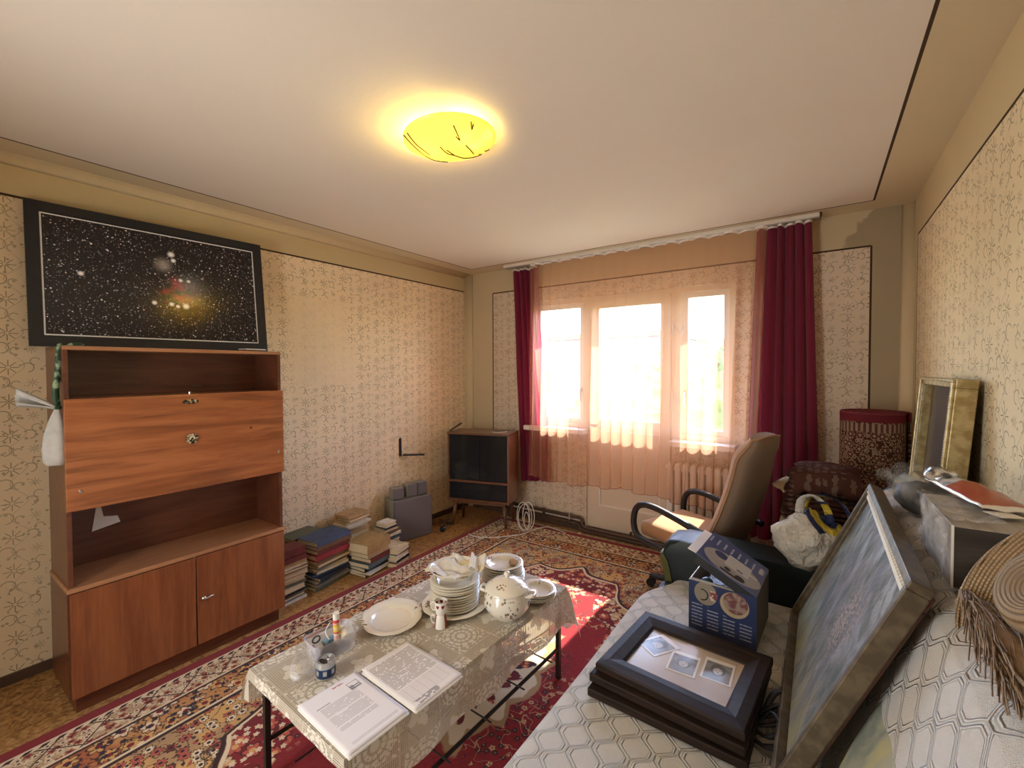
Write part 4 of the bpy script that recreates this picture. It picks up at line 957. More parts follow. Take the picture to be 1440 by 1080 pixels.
tag(obj('blue_packet', box(B(), (0, 0, .018), (.032, .085, .036), .0, .008), mat('blue_wrapper', lambda g: dict(base=g.mix(g.ss(g.noise(g.coord(), 18, 2), .45, .55), (.10, .24, .34), (.28, .42, .50)), rough=.35)), loc=(*inT(.024, .018), TZ0), rot=(0, 0, tub.rotation_euler.z)), 'blue packet lying against the front wall inside the plastic tub', 'packet')
tag(obj('dark_charger', box(B(), (0, 0, .016), (.035, .05, .03), .3, .005), M_black, loc=(*inT(-.018, -.018), TZ0), rot=(0, 0, tub.rotation_euler.z)), 'small black block lying in the middle of the plastic tub', 'charger')
tag(obj('black_ring', tube(B(), [(.012 * math.cos(a), .014 * math.sin(a), 0) for a in [2 * PI * i / 20 for i in range(20)]], .003, 6, True), M_black, smooth=True, loc=(*inT(.022, -.05), TZ0 + .055), rot=(.5, .3, 0)), 'black ring resting at the near end of the plastic tub', 'ring')
bm = B(); bmesh.ops.create_icosphere(bm, subdivisions=3, radius=.03)
for v in bm.verts: v.co = Vector((v.co.x * .9, v.co.y * .9, v.co.z * .7)) * (1 + .2 * nz(v.co, 40, 3))
tag(obj('grey_wad', bm, M_net, None, smooth=True, loc=(*inT(.012, -.052), TZ0 + .026)), 'wad of pale grey cloth at the near end inside the plastic tub', 'wad')
tag(obj('purple_scrap', box(B(), (0, 0, .022), (.004, .03, .044), 0, .001), mat('purple_card', lambda g: dict(base=g.mix(g.noise(g.coord(), 20, 1), (.22, .06, .16), (.30, .10, .22)), rough=.6)), loc=(*inT(.0, -.067), TZ0 + .003), rot=(0, 0, tub.rotation_euler.z + 1.57)), 'small purple card scrap seen through the near wall of the tub', 'card')
tag(obj('hooked_wire', tube(B(), catmull([(*inT(.0, -.01), TZ0 + .045), (*inT(.03, -.01), TZ0 + .062), (*inT(.045, .01), TZ0 + .078), (*inT(.058, .022), TZ0 + .074), (*inT(.064, .016), TZ0 + .06)], 5), .002, 6), M_whiteplastic, smooth=True), 'thin white hooked wire over the front rim of the plastic tub', 'wire')
bagm = mat('clear_film', lambda g: dict(base=g.mix(g.noise(g.coord(), 20, 2), (.85, .84, .84), (.65, .64, .64)), rough=.18, spec=.6, alpha=g.ss(g.noise(g.coord(), 22, 3),   .38, .72) * .42 + .10))
bm = B(); bmesh.ops.create_icosphere(bm, subdivisions=4, radius=.05)
for v in bm.verts: v.co = Vector((v.co.x * .75, v.co.y * 1.15, max(-.002, v.co.z * .95 + .034))) * (1 + .25 * nz(v.co, 30, 12))
tag(obj('film_bag', bm, bagm, None, loc=(*inT(-.055, -.125), ZT + .001), rot=(0, 0, tub.rotation_euler.z + .4)), 'crinkled clear film bag lying left of the plastic tub on the lace cloth', 'bag')

# documents
def f_doc(kind):
    def f(g):
        x, y, z = g.xyz(g.coord())      # x across the page 0..0.21, y down the page 0..-0.297
        row = g.floor(y / .0062); fy = g.mod(y, .0062)
        brk = g.noise(g.vec(x * 70., row * 3.7), 1., 1); 
        if kind == 1:
            ln = g.lt(fy, .0024) * g.box(x, .035, .165, .0) * g.box(y, -.205, -.075, .0) * g.gt(brk, .36) * g.gt(g.noise(g.vec(row * 1.31, 3.), 1., 0), .38)
            k = ln * .55
            bx = g.box(x, .150, .188, .0) * g.box(y, -.075, -.035, .0)
            k = g.max(k, bx * g.max(g.max(g.gt(g.abs(x - .169), .0172), g.gt(g.abs(y + .055), .018)), g.max(g.lt(y, -.055) * g.gt(g.mod(y, .0095), .0045), g.box(x, .150, .165, .0) * g.lt(y, -.05) * .6)) * .9)
            k = g.max(k, g.box(x, .030, .075, .0) * g.box(y, -.072, -.066, .0) * .5)
            k = g.max(k, g.lt(fy, .002) * g.box(x, .03, .19, .0) * g.box(y, -.275, -.262, .0) * .55)
            red = g.box(x, .11, .15, .0) * g.box(y, -.022, -.014, .0) * g.gt(brk, .42)
            col = g.mix(k, (.80, .78, .82), (.10, .10, .12)); col = g.mix(red * .8, col, (.45, .12, .14))
        else:
            ln = g.lt(fy, .0026) * g.box(x, .015, .195, .0) * g.box(y, -.18, -.02, .0) * g.gt(brk, .40)
            k = ln * .75
            k = g.max(k, g.box(y, -.265, -.188, .0) * g.box(x, .012, .198, .0) * g.max(g.lt(g.mod(y, .0085), .0009), g.lt(g.mod(x, .03), .0008)) * .6)
            k = g.max(k, g.box(y, -.288, -.262, .0) * g.box(x, .02, .12, .0) * g.gt(brk, .45) * .6)
            col = g.mix(k, (.78, .75, .75), (.09, .09, .10))
        return dict(base=col, rough=.7, spec=.2)
    return f
def paper(label, x, y, z, rz, mt, curl, w=.21, h=.297):
    bm = B(); sheet(bm, lambda u, v: Vector((w * u, -h * v, curl(u, v))), 14, 18)
    return tag(obj('document', bm, mt, None, smooth=True, solid=.0004, loc=(x, y, z), rot=(0, 0, rz)), label, 'paper', 'documents on the coffee table')
M_d1 = mat('letter_print', f_doc(1)); M_d2 = mat('form_print', f_doc(2))
# page top-left corner, x runs towards the window (+y of the room), page height runs towards the sofa
rzp = math.radians(90 - 3)
def pg(label, x, y, z, mt, curl, h=.297): return paper(label, x, y, z, rzp, mt, curl, .21, h)
for k in range(3): pg('sheet %s under the letter with the boxed stamp' % ('first', 'second', 'third')[k] if 0 else 'plain white sheet peeking out under the stamped letter, %s of three' % ('lowest', 'middle', 'upper')[k], 1.897 + .004 * k, .612 - .003 * k, ZT + .0008 * (k + 1), M_paper, lambda u, v: .0, )
pg('white printed letter with a boxed black stamp mark at the table end nearest the viewer', 1.893, .612, ZT + .0042, M_d1, lambda u, v: .010 * max(0, .12 - u) * 4 * (1 - v) * .5)
for k in range(4): pg('plain white sheet peeking out under the densely printed form, %s of four' % ('lowest', 'second', 'third', 'uppermost')[k], 1.925 + .003 * k, .832 - .002 * k, ZT + .0008 * (k + 1) + .0002, M_paper, lambda u, v: 0.)
pg('densely printed form with a grid lying next to the stamped letter', 1.924, .833, ZT + .0052, M_d2, lambda u, v: .012 * (max(0, .25 - v) * 2) ** 2 * 4 * .5 + .006 * max(0, u - .8) * 2)

# ------------------------------------------------------------------ sofa and bedspread
M_green = mat('dark_green_upholstery', lambda g: dict(base=g.mix(g.noise(g.coord(), 90, 3), (.006, .012, .012), (.014, .024, .024)), rough=.42, spec=.35))
M_olive = mat('olive_velour', lambda g: dict(base=g.mix(g.noise(g.coord(), 140, 2), (.060, .062, .012), (.10, .10, .025)), rough=.9, sheen=.3))
SZ, SY0, SY1 = .42, .30, 2.28
sofa = thing('sofa', 'dark green upholstered sofa along the right wall, mostly hidden by a white bedspread', 'sofa', (0, 0, 0))
obj('seat_base', b2(B(), (2.60, SY0 + .02, .09), (3.66, SY1, .345), .02), M_green, sofa)
obj('seat_cushion', b2(B(), (2.57, SY0 + .02, .345), (3.34, SY1 - .002, .405), .025), M_green, sofa)
prof = [(3.30, .40), (3.50, .98), (3.53, 1.005), (3.60, 1.015), (3.72, 1.0), (3.72, .10), (3.30, .10)]
bm = B(); prism(bm, prof, 'y', SY0 + .02, 2.50); obj('backrest', bm, M_green, sofa)
# armrest: rounded top slab, front rounded
bm = B()
poly = [(2.575, .05), (2.585, .30), (2.565, .52), (2.57, .585), (2.60, .617), (2.66, .625), (2.90, .622), (3.20, .618), (3.44, .615), (3.44, .05)]
prism(bm, poly, 'y', SY1 + .004, 2.50)
es = [e for e in bm.edges if abs(e.verts[0].co.y - e.verts[1].co.y) < 1e-5]
bmesh.ops.bevel(bm, geom=es, offset=.03, segments=4, profile=.5, affect='EDGES')
obj('armrest', bm, M_green, sofa, smooth=True, angle=50)
bm = B(); prism(bm, [(2.590, .40), (2.562, .50), (2.558, .545), (2.572, .545), (2.60, .50), (2.62, .40), (2.62, .14), (2.578, .14)], 'y', SY1 - .006, 2.44); obj('olive_side_strip', bm, M_olive, sofa)
for xx, yy in ((2.66, .45), (2.66, 2.42), (3.6, .45), (3.6, 2.42)): obj('foot', cyl(B(), (xx, yy, 0), (xx, yy, .1), .022, .03, 14), M_black, sofa, smooth=True)
def f_spread(g):
    uv = g.coord('UV'); x, y, _ = g.xyz(uv)       # x along profile, y along the sofa
    W, P = .055, .118
    t = x / W; k0 = g.floor(t); s0 = 1.0 - 2.0 * g.mod(k0, 2.0)
    tri = g.cos(y * (2 * PI / P)) * 1.18
    cl_ = g.max(g.min(tri, 1.0), -1.0) * .385
    d0 = g.abs((t - k0) - s0 * cl_); d1 = g.abs((t - k0 - 1.0) + s0 * cl_); dm = g.abs((t - k0 + 1.0) + s0 * cl_); d2 = g.abs((t - k0 - 2.0) - s0 * cl_)
    d = g.min(g.min(d0, d1), g.min(dm, d2)) * W
    ridge = g.ss(g.abs(d - .0078), .0056, .0012)
    fine = g.noise(uv, 420, 2) * .25 + g.sin(y * 2400.) * .04
    dirt = g.ss(g.noise(uv, 1.6, 4), .3, .7)
    col = g.mix(dirt, (.80, .78, .74), (.73, .71, .67))
    col = g.mix(ridge * .8, g.mix(.5, col, (.58, .56, .53)), (.84, .82, .79))
    return dict(base=col, rough=.95, spec=.08, sheen=.15, bump=ridge + fine, bstr=1.0, bdist=.012)
sp = thing('bedspread', 'white knitted bedspread with ogee relief pattern covering the sofa seat and back', 'bedspread', (0, 0, 0))
pr_ = [(2.520, .02), (2.515, .20), (2.515, .34), (2.522, .385), (2.545, .412), (2.585, .424), (2.70, .427), (2.95, .425), (3.15, .423), (3.25, .430), (3.285, .455), (3.32, .53), (3.40, .77), (3.468, .965), (3.490, 1.003), (3.525, 1.026), (3.59, 1.034), (3.66, 1.03), (3.735, 1.012)]
PP = catmull([(a, 0, b) for a, b in pr_], 5)
arcl = [0.]
for a, b in zip(PP, PP[1:]): arcl.append(arcl[-1] + (b - a).length)
NP, NY = len(PP) - 1, 130
def spf(u, v):
    i = min(int(u * NP + 1e-6), NP); p = PP[i]; y = SY0 + (SY1 - .004 - SY0) * v
    s = arcl[i]; x, z = p.x, p.z
    front = 1 - sm(p.x, 2.56, 3.0)
    rnd = sm(y, 1.95, 2.28)
    x += front * .10 * rnd * rnd
    back = sm(p.x, 3.30, 3.45)
    if back > 0: y = SY0 + (2.52 - SY0) * v
    y2 = y if back <= 0 else (SY1 - .004 - SY0) * v + SY0 + ((2.52 - SY1 + .004) * v) * back
    z += .004 * nz((x * 3, y * 3, s), 1, 4) * (1 if 2.6 < x < 3.2 else 2.2) + (.010 * nz((s * 3, y * 7, 1), 1, 9) if p.x > 3.3 else 0)
    if p.z < .40 and p.x < 2.6: x += .010 * math.sin(y * 13) * (1 - p.z / .42) + .006
    if back > .5: z -= .05 * sm(v, .93, 1.0) * sm(p.x, 3.4, 3.5)
    return Vector((x, y2, max(z, .016)))
bm = B(); sheet(bm, spf, NP, NY, uvf=lambda u, v: (arcl[min(int(u * NP + 1e-6), NP)], SY0 + (SY1 - SY0) * v))
obj('knit', bm, mat('knit_bedspread', f_spread), sp, smooth=True)

# leaning painting
pa_ = thing('framed_painting', 'framed impressionist oil painting leaning on the sofa back', 'painting', (3.205, 1.69, .437))
lean = math.atan2(.60, .262)      # slope of the canvas plane
ux = Vector((0, -1, 0)); uy = Vector((.262, 0, .60)).normalized(); uz = ux.cross(uy)
if uz.x > 0: ux = -ux; uz = ux.cross(uy)
Mx = Matrix((ux, uy, uz)).transposed().to_4x4(); Mx.translation = (3.208, 1.645, .455); pa_.matrix_world = Mx
W2, H2, FT = .495, .665, .045     # half width along y, height, frame depth
def f_gilt(g):
    v = g.coord(); n = g.noise(v, 26, 4)
    return dict(base=g.mix(g.ss(n, .4, .65), (.085, .062, .036), (.14, .105, .062)), rough=.5, metal=.15)
M_fr = mat('dull_gilt_frame', f_gilt)
def frame_parts(bm, w2, h, wd, z0, z1):
    for a, b in (((-w2, 0, z0), (w2, wd, z1)), ((-w2, h - wd, z0), (w2, h, z1)), ((-w2, wd, z0), (-w2 + wd, h - wd, z1)), ((w2 - wd, wd, z0), (w2, h - wd, z1))): b2(bm, a, b, .003)
    return bm
obj('frame', frame_parts(B(), W2, H2, .022, .0, FT), M_fr, pa_)
obj('inner_moulding', frame_parts(B(), W2 - .020, H2 - .02, .016, .006, FT - .014).transform(Matrix.Translation((0, .01, 0))) if 0 else frame_parts(B(), W2 - .0205, H2 - .0205, .016, .006, FT - .012), M_fr, pa_)
bm = B()
hw, hh0, hh1 = W2 - .030, .026, H2 - .030
nb = 46
for k in range(nb): ball(bm, (-hw + 2 * hw * k / (nb - 1), hh1, FT - .008), .0075, (1, 1, .7), 6)
obj('slip', b2(B(), (-hw, hh1 - .022, FT - .018), (hw, hh1 - .006, FT - .010)), mat('white_slip', lambda g: dict(base=g.mix(g.noise(g.coord(), 50, 2), (.80, .76, .66), (.62, .57, .46)), rough=.45)), pa_)
obj('beading', bm, mat('pale_gilt', lambda g: dict(base=g.mix(g.noise(g.coord(), 40, 2), (.66, .60, .46), (.45, .38, .26)), rough=.4, metal=.2)), pa_)
def f_paint(g):
    v = g.coord(); x, y, z = g.xyz(v)
    vv = g.vec(x * 1.0, y * .55, 0.)
    n = g.noise(vv, 7, 5, .6, 1.6); n2 = g.noise(g.vec(x + y * .4, y * .4), 16, 4, .6, 1.); n3 = g.noise(v, 90, 3)
    col = g.ramp(n * .7 + n2 * .3, [(.30, (.045, .06, .065)), (.42, (.11, .12, .11)), (.50, (.17, .165, .165)), (.58, (.22, .23, .25)), (.70, (.34, .36, .36))])
    col = g.mix(g.ss(y, .30, .02) * g.ss(n2, .40, .60) * .75, col, (.24, .21, .08)); col = g.mix(g.ss(x, -.05, -.40) * g.ss(n, .42, .6) * .5, col, (.16, .20, .12))
    col = g.mix(g.ss(g.hyp(x * 1. - .16, (y - .36) * 1.), .16, .05) * g.ss(n3, .45, .58) * .7, col, (.42, .31, .27))
    col = g.mix(g.ss(g.hyp((x + .12 + y * .25) * 2.6, y - .27), .11, .06) * .75, col, (.055, .085, .10))
    col = g.mix(g.ss(g.abs(x - .30 + y * .16 + n2 * .08), .03, .01) * .55, col, (.12, .12, .15))
    col = g.mix(g.ss(y, .42, .62) * g.ss(n2, .5, .62) * .6, col, (.46, .50, .50))
    return dict(base=col, rough=.6, spec=.15, bump=n3 + n2, bstr=.5, bdist=.006)
obj('canvas', b2(B(), (-W2 + .03, .03, .012), (W2 - .03, H2 - .03, .022)), mat('oil_paint', f_paint), pa_)
obj('stretcher_back', frame_parts(B(), W2 - .02, H2 - .02, .04, -.012, .0), W_dark, pa_)

# oval board tucked behind the painting, with a stick
ov = thing('oval_board', 'oval board painted pale green and yellow tucked under the leaning painting', 'board', (0, 0, 0))
Mo = Mx.copy(); Mo.translation = Vector((3.268, 1.02, .452)); ov.matrix_world = Mo
bm = B(); prism(bm, [(.20 * math.cos(a) , .27 + .27 * math.sin(a)) for a in [2 * PI * i / 48 for i in range(48)]], 'z', -.006, .006)
obj('board', bm, mat('board_paint', lambda g: dict(base=g.ramp(g.noise(g.coord(), 7, 4, .6, 1.), [(.35, (.26, .29, .24)), (.52, (.42, .43, .34)), (.68, (.55, .50, .22))]), rough=.4)), ov)
obj('rim', tube(B(), [(.20 * math.cos(a), .27 + .27 * math.sin(a), 0) for a in [2 * PI * i / 48 for i in range(48)]], .0065, 6, True), M_black, ov, smooth=True)

# stack of dark frames
FA = math.radians(-5)
def frame_thing(name, label, x, y, z, w_, h_, t, rz, tilt, group):
    th = thing(name, label, 'picture frame', (x, y, z), rz, group)
    th.rotation_euler = (tilt[0], tilt[1], rz)
    return th
for k, (dx, dy, dz, rz, tl_, lb) in enumerate(((-.012, -.030, .430, FA + .06, (0, 0), 'black wooden frame at the bottom of the dark frame stack on the bedspread'), (-.010, -.012, .462, FA + .02, (.0, .0), 'brown-black wooden frame in the middle of the dark frame stack on the bedspread'))):
    th = frame_thing('photo_frame', lb, 2.886 + dx, 1.468 + dy, dz, .48, .445, .03, rz, tl_, 'dark picture frames stacked on the sofa')
    bm = B()
    for a, b in (((-.245, -.22, 0), (.245, -.16, .028)), ((-.245, .16, 0), (.245, .22, .028)), ((-.245, -.16, 0), (-.17, .16, .028)), ((.17, -.16, 0), (.245, .16, .028))): b2(bm, a, b, .004)
    obj('frame', bm, W_frame, th); obj('backing', b2(B(), (-.17, -.16, .004), (.17, .16, .010)), M_black, th)
th = frame_thing('photo_frame', 'dark oak frame with three old photographs on top of the frame stack', 2.884, 1.470, .494, .48, .445, .03, FA, (0, 0), 'dark picture frames stacked on the sofa')
def mitre(bm, xo, yo, xi, yi, zo, zi, z0):
    O = [(-xo, -yo), (xo, -yo), (xo, yo), (-xo, yo)]; I = [(-xi, -yi), (xi, -yi), (xi, yi), (-xi, yi)]
    rows = []
    for P_, zz in ((O, z0), (O, zo - .006), ([(a * .985, b * .985) for a, b in O], zo), ([(a + (c_ - a) * .45, b + (d_ - b) * .45) for (a, b), (c_, d_) in zip(O, I)], zo + .004), ([(a * 1.05, b * 1.06) for a, b in I], zi), (I, zi - .006), (I, z0)): rows.append([bm.verts.new((a, b, zz)) for a, b in P_])
    for A, Bq in zip(rows, rows[1:] + rows[:1]):
        for i in range(4): bm.faces.new((A[i], A[(i + 1) % 4], Bq[(i + 1) % 4], Bq[i]))
    return bm
obj('frame', mitre(B(), .237, .212, .165, .128, .026, .020, 0), W_frame, th)
def f_mount(g):
    return dict(base=g.mix(g.ss(g.noise(g.coord(), 6, 3), .35, .7), (.46, .34, .20), (.38, .27, .155)), rough=.25, spec=.5)
obj('mount', b2(B(), (-.168, -.13, .003), (.168, .13, .008)), mat('tan_mount', f_mount), th)
def f_photo(g):
    v = g.coord(); x, y, z = g.xyz(v)
    inn = g.lt(g.max(g.abs(x) * 1.0, g.abs(y + .006) * .84), .041)
    n = g.noise(v, 30, 3)
    face = g.ss(g.hyp(x, (y + .004) * .85), .017, .013); hair = g.ss(g.hyp(x, (y - .004) * .8), .027, .022); bod = g.ss(g.hyp(x * .8, y + .045), .03, .024)
    c = g.mix(g.ss(n, .35, .65), (.04, .035, .03), (.16, .14, .11)); c = g.mix(bod, c, (.10, .09, .075)); c = g.mix(hair, c, (.02, .018, .015)); c = g.mix(face, c, (.42, .36, .28))
    c = g.mix(face * g.max(g.ss(g.hyp(g.abs(x) - .006, y - .002), .003, .002), g.ss(g.hyp(x * .6, y + .010), .003, .002)), c, (.07, .06, .05))
    return dict(base=g.mix(inn, (.70, .62, .50), c), rough=.22, spec=.5)
M_photo = mat('old_photograph', f_photo)
for k, (x, y, rz, lb) in enumerate(((-.112, .045, -.50, 'pale faded photograph, tilted, at the left of the mount'), (-.005, .0, .12, 'dark portrait photograph in the middle of the mount'), (.100, .035, .10, 'portrait photograph at the right of the mount'))):
    bm = B(); box(bm, (0, 0, 0), (.096, .122, .0015)); o = obj('photograph', bm, M_photo, th, loc=(x, y, .0092), rot=(0, 0, rz)); o['label'] = lb
obj('glass', b2(B(), (-.167, -.13, .0115), (.167, .13, .0135)), mat('picture_glass', lambda g: dict(base=(.9, .9, .9), rough=.02, spec=.4, alpha=.06)), th)

# black cord coil
st = thing('black_strap', 'tangled black strap lying on the bedspread right of the frame stack', 'strap', (3.152, 1.40, .434), 0)
for k, pts in enumerate(([(-.02, .06, .02), (.0, .12, .045), (.03, .14, .05), (.035, .10, .03), (.0, .07, .02)], [(-.03, .03, .012), (.03, .05, .035), (.04, 0, .03), (.0, -.05, .02), (-.04, -.03, .012)], [(-.045, -.06, .008), (.0, -.085, .012), (.035, -.05, .02), (.045, .02, .03), (.03, .06, .03)], [(-.03, .05, .02), (.02, .07, .05), (.04, .03, .045), (.01, 0, .03), (-.03, -.01, .015)], [(-.04, .0, .01), (0, .02, .05), (.03, -.02, .05), (.03, -.06, .02), (-.01, -.08, .01)])):
    obj('loop', tube(B(), catmull(pts, 7), 0, flat=(.005, .018), upv=(.2, .3, 1)), M_black, st, smooth=True)

# appliance box
bx = thing('appliance_box', 'blue printed appliance box with its lid half open standing on the bedspread', 'box', (2.812, 1.830, .429), math.radians(-3))
BW, BD, BH = .258, .30, .215
def f_boxfront(g):
    x, y, z = g.xyz(g.coord())
    c = g.mix(g.noise(g.coord(), 9, 2), (.018, .028, .085), (.03, .045, .12))
    u = x; h_ = z
    e1 = g.ss(g.hyp((u - .068) * 1.0, (h_ - .172) * .95), .046, .0445); e2 = g.ss(g.hyp((u - .178) * .95, (h_ - .158)), .052, .0505); e2i = g.ss(g.hyp((u - .182) * .95, (h_ - .166)), .044, .043)
    tan = g.mix(g.noise(g.coord(), 30, 2), (.30, .26, .19), (.22, .18, .14))
    c = g.mix(e1, c, tan); c = g.mix(e2, c, (.40, .32, .20)); c = g.mix(e2i, c, g.mix(g.ss(g.noise(g.coord(), 38, 2), .42, .58), (.16, .06, .06), (.30, .22, .18)))
    c = g.mix(g.ss(g.abs(g.hyp(u - .055, h_ - .165) - .022), .003, .002) * g.gt(u, .05), c, (.01, .01, .012))
    c = g.mix(g.box(u, .085, .115, .001) * g.box(h_, .15, .19, .001) * e1, c, g.mix(g.gt(g.noise(g.coord(), 70, 1), .5), (.20, .05, .06), (.55, .45, .38)))
    colu = g.mod(u - .012, .062); row = g.mod(h_, .0145)
    txt = g.lt(row, .0045) * g.lt(colu, .044) * g.lt(h_, g.ss(u, .0, .25) * -.035 + .125) * g.gt(h_, .02) * g.gt(g.noise(g.vec(u * 160., g.floor(h_ / .0145) * 5.), 1., 1), .40) * g.gt(u, .012)
    c = g.mix(txt * .7, c, (.45, .47, .52))
    return dict(base=c, rough=.35, spec=.4)
def f_boxlid(g):
    x, y, z = g.xyz(g.coord())      # x from free end (0) to hinge (BW), y depth
    c = g.mix(g.noise(g.coord(), 9, 2), (.055, .075, .17), (.08, .10, .21))
    u = x - .135; v_ = y - .10
    cu = u * .94 - v_ * .34; cv = u * .34 + v_ * .94
    el = g.ss(g.hyp(u * .72, v_ + .012), .088, .0865)
    c = g.mix(el, c, g.mix(g.noise(g.coord(), 12, 2), (.40, .36, .32), (.32, .30, .30)))
    c = g.mix(g.ss(g.hyp(u + .055, v_ - .03), .030, .028), c, (.035, .05, .12))
    c = g.mix(g.box(u, -.03, .07, .001) * g.box(v_, -.02, .085, .001), c, (.55, .53, .50)); c = g.mix(g.box(u, .06, .10, .001) * g.box(v_, .02, .035, .001), c, (.55, .53, .50))
    dk = g.max(g.box(u, -.035, .04, .002) * g.box(v_, -.085, -.068, .002), g.max(g.ss(g.hyp(u + .01, v_ + .05), .015, .013), g.ss(g.hyp(u - .045, v_ + .06), .022, .019)))
    c = g.mix(dk, c, (.03, .03, .035)); c = g.mix(g.box(u, .02, .045, .001) * g.box(v_, -.012, .006, .001), c, (.22, .22, .24))
    txt = g.box(v_, .095, .16, .0) * g.lt(g.mod(u, .032), .008) * g.gt(g.noise(g.vec(v_ * 140., g.floor(u / .032) * 3.), 1., 1), .35)
    c = g.mix(txt * .8, c, (.42, .44, .55))
    c = g.mix(g.box(u, .092, .112, .001) * g.box(v_, .10, .15, .001) * g.gt(g.mod(v_, .014), .005), c, (.60, .55, .48))
    return dict(base=c, rough=.3, spec=.45)
M_bf = mat('box_front_print', f_boxfront); M_bl = mat('box_lid_print', f_boxlid)
M_card = mat('grey_cardboard', lambda g: dict(base=g.mix(g.noise(g.coord(), 30, 3), (.42, .36, .27), (.34, .29, .21)), rough=.85)); M_bs = mat('box_side_print', lambda g: dict(base=g.mix(g.noise(g.coord(), 8, 2), (.17, .145, .11), (.13, .11, .085)), rough=.5))
obj('front_wall', b2(B(), (0, 0, 0), (BW, .004, BH)), M_bf, bx)
bm = B(); b2(bm, (0, .004, 0), (.004, BD - .004, BH)); obj('left_wall', bm, M_white, bx)
obj('right_wall', b2(B(), (BW - .004, .004, 0), (BW, BD - .004, BH)), M_bs, bx); obj('back_wall', b2(B(), (0, BD - .004, 0), (BW, BD, BH)), M_bs, bx); obj('bottom', b2(B(), (.004, .004, 0), (BW - .004, BD - .004, .004)), M_card, bx)
AL = math.radians(27)
fl_ = obj('front_flap', box(B(), (BW / 2 - .006, .012, .006), (BW - .02, .024, .003)), M_card, bx, loc=(0, 0, BH - .004), rot=(-.12, 0, 0))
li = obj('lid', b2(B(), (0, 0, -.002), (BW, BD, .002)), M_bl, bx)
li.matrix_local = Matrix.Translation((BW, 0, BH + .002)) @ Matrix.Rotation(AL, 4, 'Y') @ Matrix.Translation((-BW, 0, 0))
bm = B(); box(bm, (-.018, BD / 2, -.006), (.04, BD - .03, .003), 0, 0, Matrix.Rotation(math.radians(-8), 4, 'Y')); obj('tuck_flap', bm, M_white, li)
bm = B(); box(bm, (BW / 2, .002, -.02), (BW - .02, .003, .036)); obj('side_flap', bm, M_black, li)
bt = thing('black_appliance', 'black appliance with a blue dial inside the half open blue box', 'appliance', (2.835, 1.86, .435), math.radians(-3))
obj('housing', b2(B(), (0, 0, 0), (.20, .22, .165), .02), M_black, bt); ball_ = B(); ball(ball_, (.035, .035, .180), .027, (1, 1, 1), 16); obj('dial', ball_, mat('blue_plastic', lambda g: dict(base=g.mix(g.noise(g.coord(), 10, 1), (.04, .09, .16), (.06, .13, .21)), rough=.3)), bt, smooth=True)
bm = B(); tube(bm, catmull([(.0, .01, .175), (.03, -.005, .188), (.06, .0, .182), (.085, .01, .19), (.10, .0, .18)], 5), .003, 6); obj('cord', bm, M_metal, bt, smooth=True)

# shopping bag on the armrest
sb = thing('shopping_bag', 'white plastic shopping bag with yellow and navy print slumped on the sofa armrest', 'bag', (3.235, 2.30, .60), .2)
def f_bag(g):
    v = g.coord(); x, y, z = g.xyz(v); n = g.noise(v, 9, 3)
    c = g.mix(n, (.74, .69, .60), (.62, .57, .48))
    u = x + .35 * y
    yel = g.ss(g.hyp((u - .055) * 1.1, z - .285), .078, .072); nav = g.ss(g.hyp((u - .05) * 1.1, z - .275), .10, .094) * g.gt(z, .22 - .0)
    c = g.mix(nav * g.gt(x, -.06), c, (.02, .03, .10)); c = g.mix(yel * g.gt(x, -.05), c, (.66, .50, .05)); c = g.mix(g.ss(g.hyp(u - .06, z - .27), .038, .034) * g.ss(n, .42, .5), c, (.02, .035, .10))
    c = g.mix(g.box(u, .05, .085, .001) * g.box(z, .075, .105, .001) * g.gt(g.mod(u + z, .006), .003), c, (.25, .24, .22))
    return dict(base=c, rough=.45, spec=.4, tl=.18, bump=g.noise(v, 22, 4, .6, 1.2), bstr=.9, bdist=.035)
bm = B(); bmesh.ops.create_icosphere(bm, subdivisions=4, radius=1)
for v in bm.verts:
    p = v.co.copy(); h_ = (p.z + 1) / 2
    wd = (.105 + .045 * math.sin(PI * min(1, h_ * 1.05)) - .05 * sm(h_, .75, 1))
    q_ = Vector((p.x * wd * 1.05, p.y * wd * .8, h_ * .30 + .005))
    q_ += Vector((p.x, p.y, p.z * .3)) * (.034 * nz(p * 1.0, 2.0, 3) - .030 * abs(nz(p, 3.2, 1)) - .014 * abs(nz(p, 7, 6)))
    q_.x -= .055 * (1 - h_) * 0; v.co = q_
obj('body', bm, mat('bag_film', f_bag), sb, smooth=True)
for k, pts in enumerate(([(-.05, -.03, .285), (-.045, -.06, .35), (-.005, -.075, .378), (.045, -.06, .33), (.07, -.045, .25)], [(-.02, .05, .285), (.0, .04, .34), (.06, .02, .36), (.12, .0, .33), (.15, -.02, .27)])):
    obj('handle', tube(B(), catmull(pts, 7), 0, flat=(.004, .034 - .006 * k), upv=(.3, .5, 1)), MATS['bag_film'], sb, smooth=True)

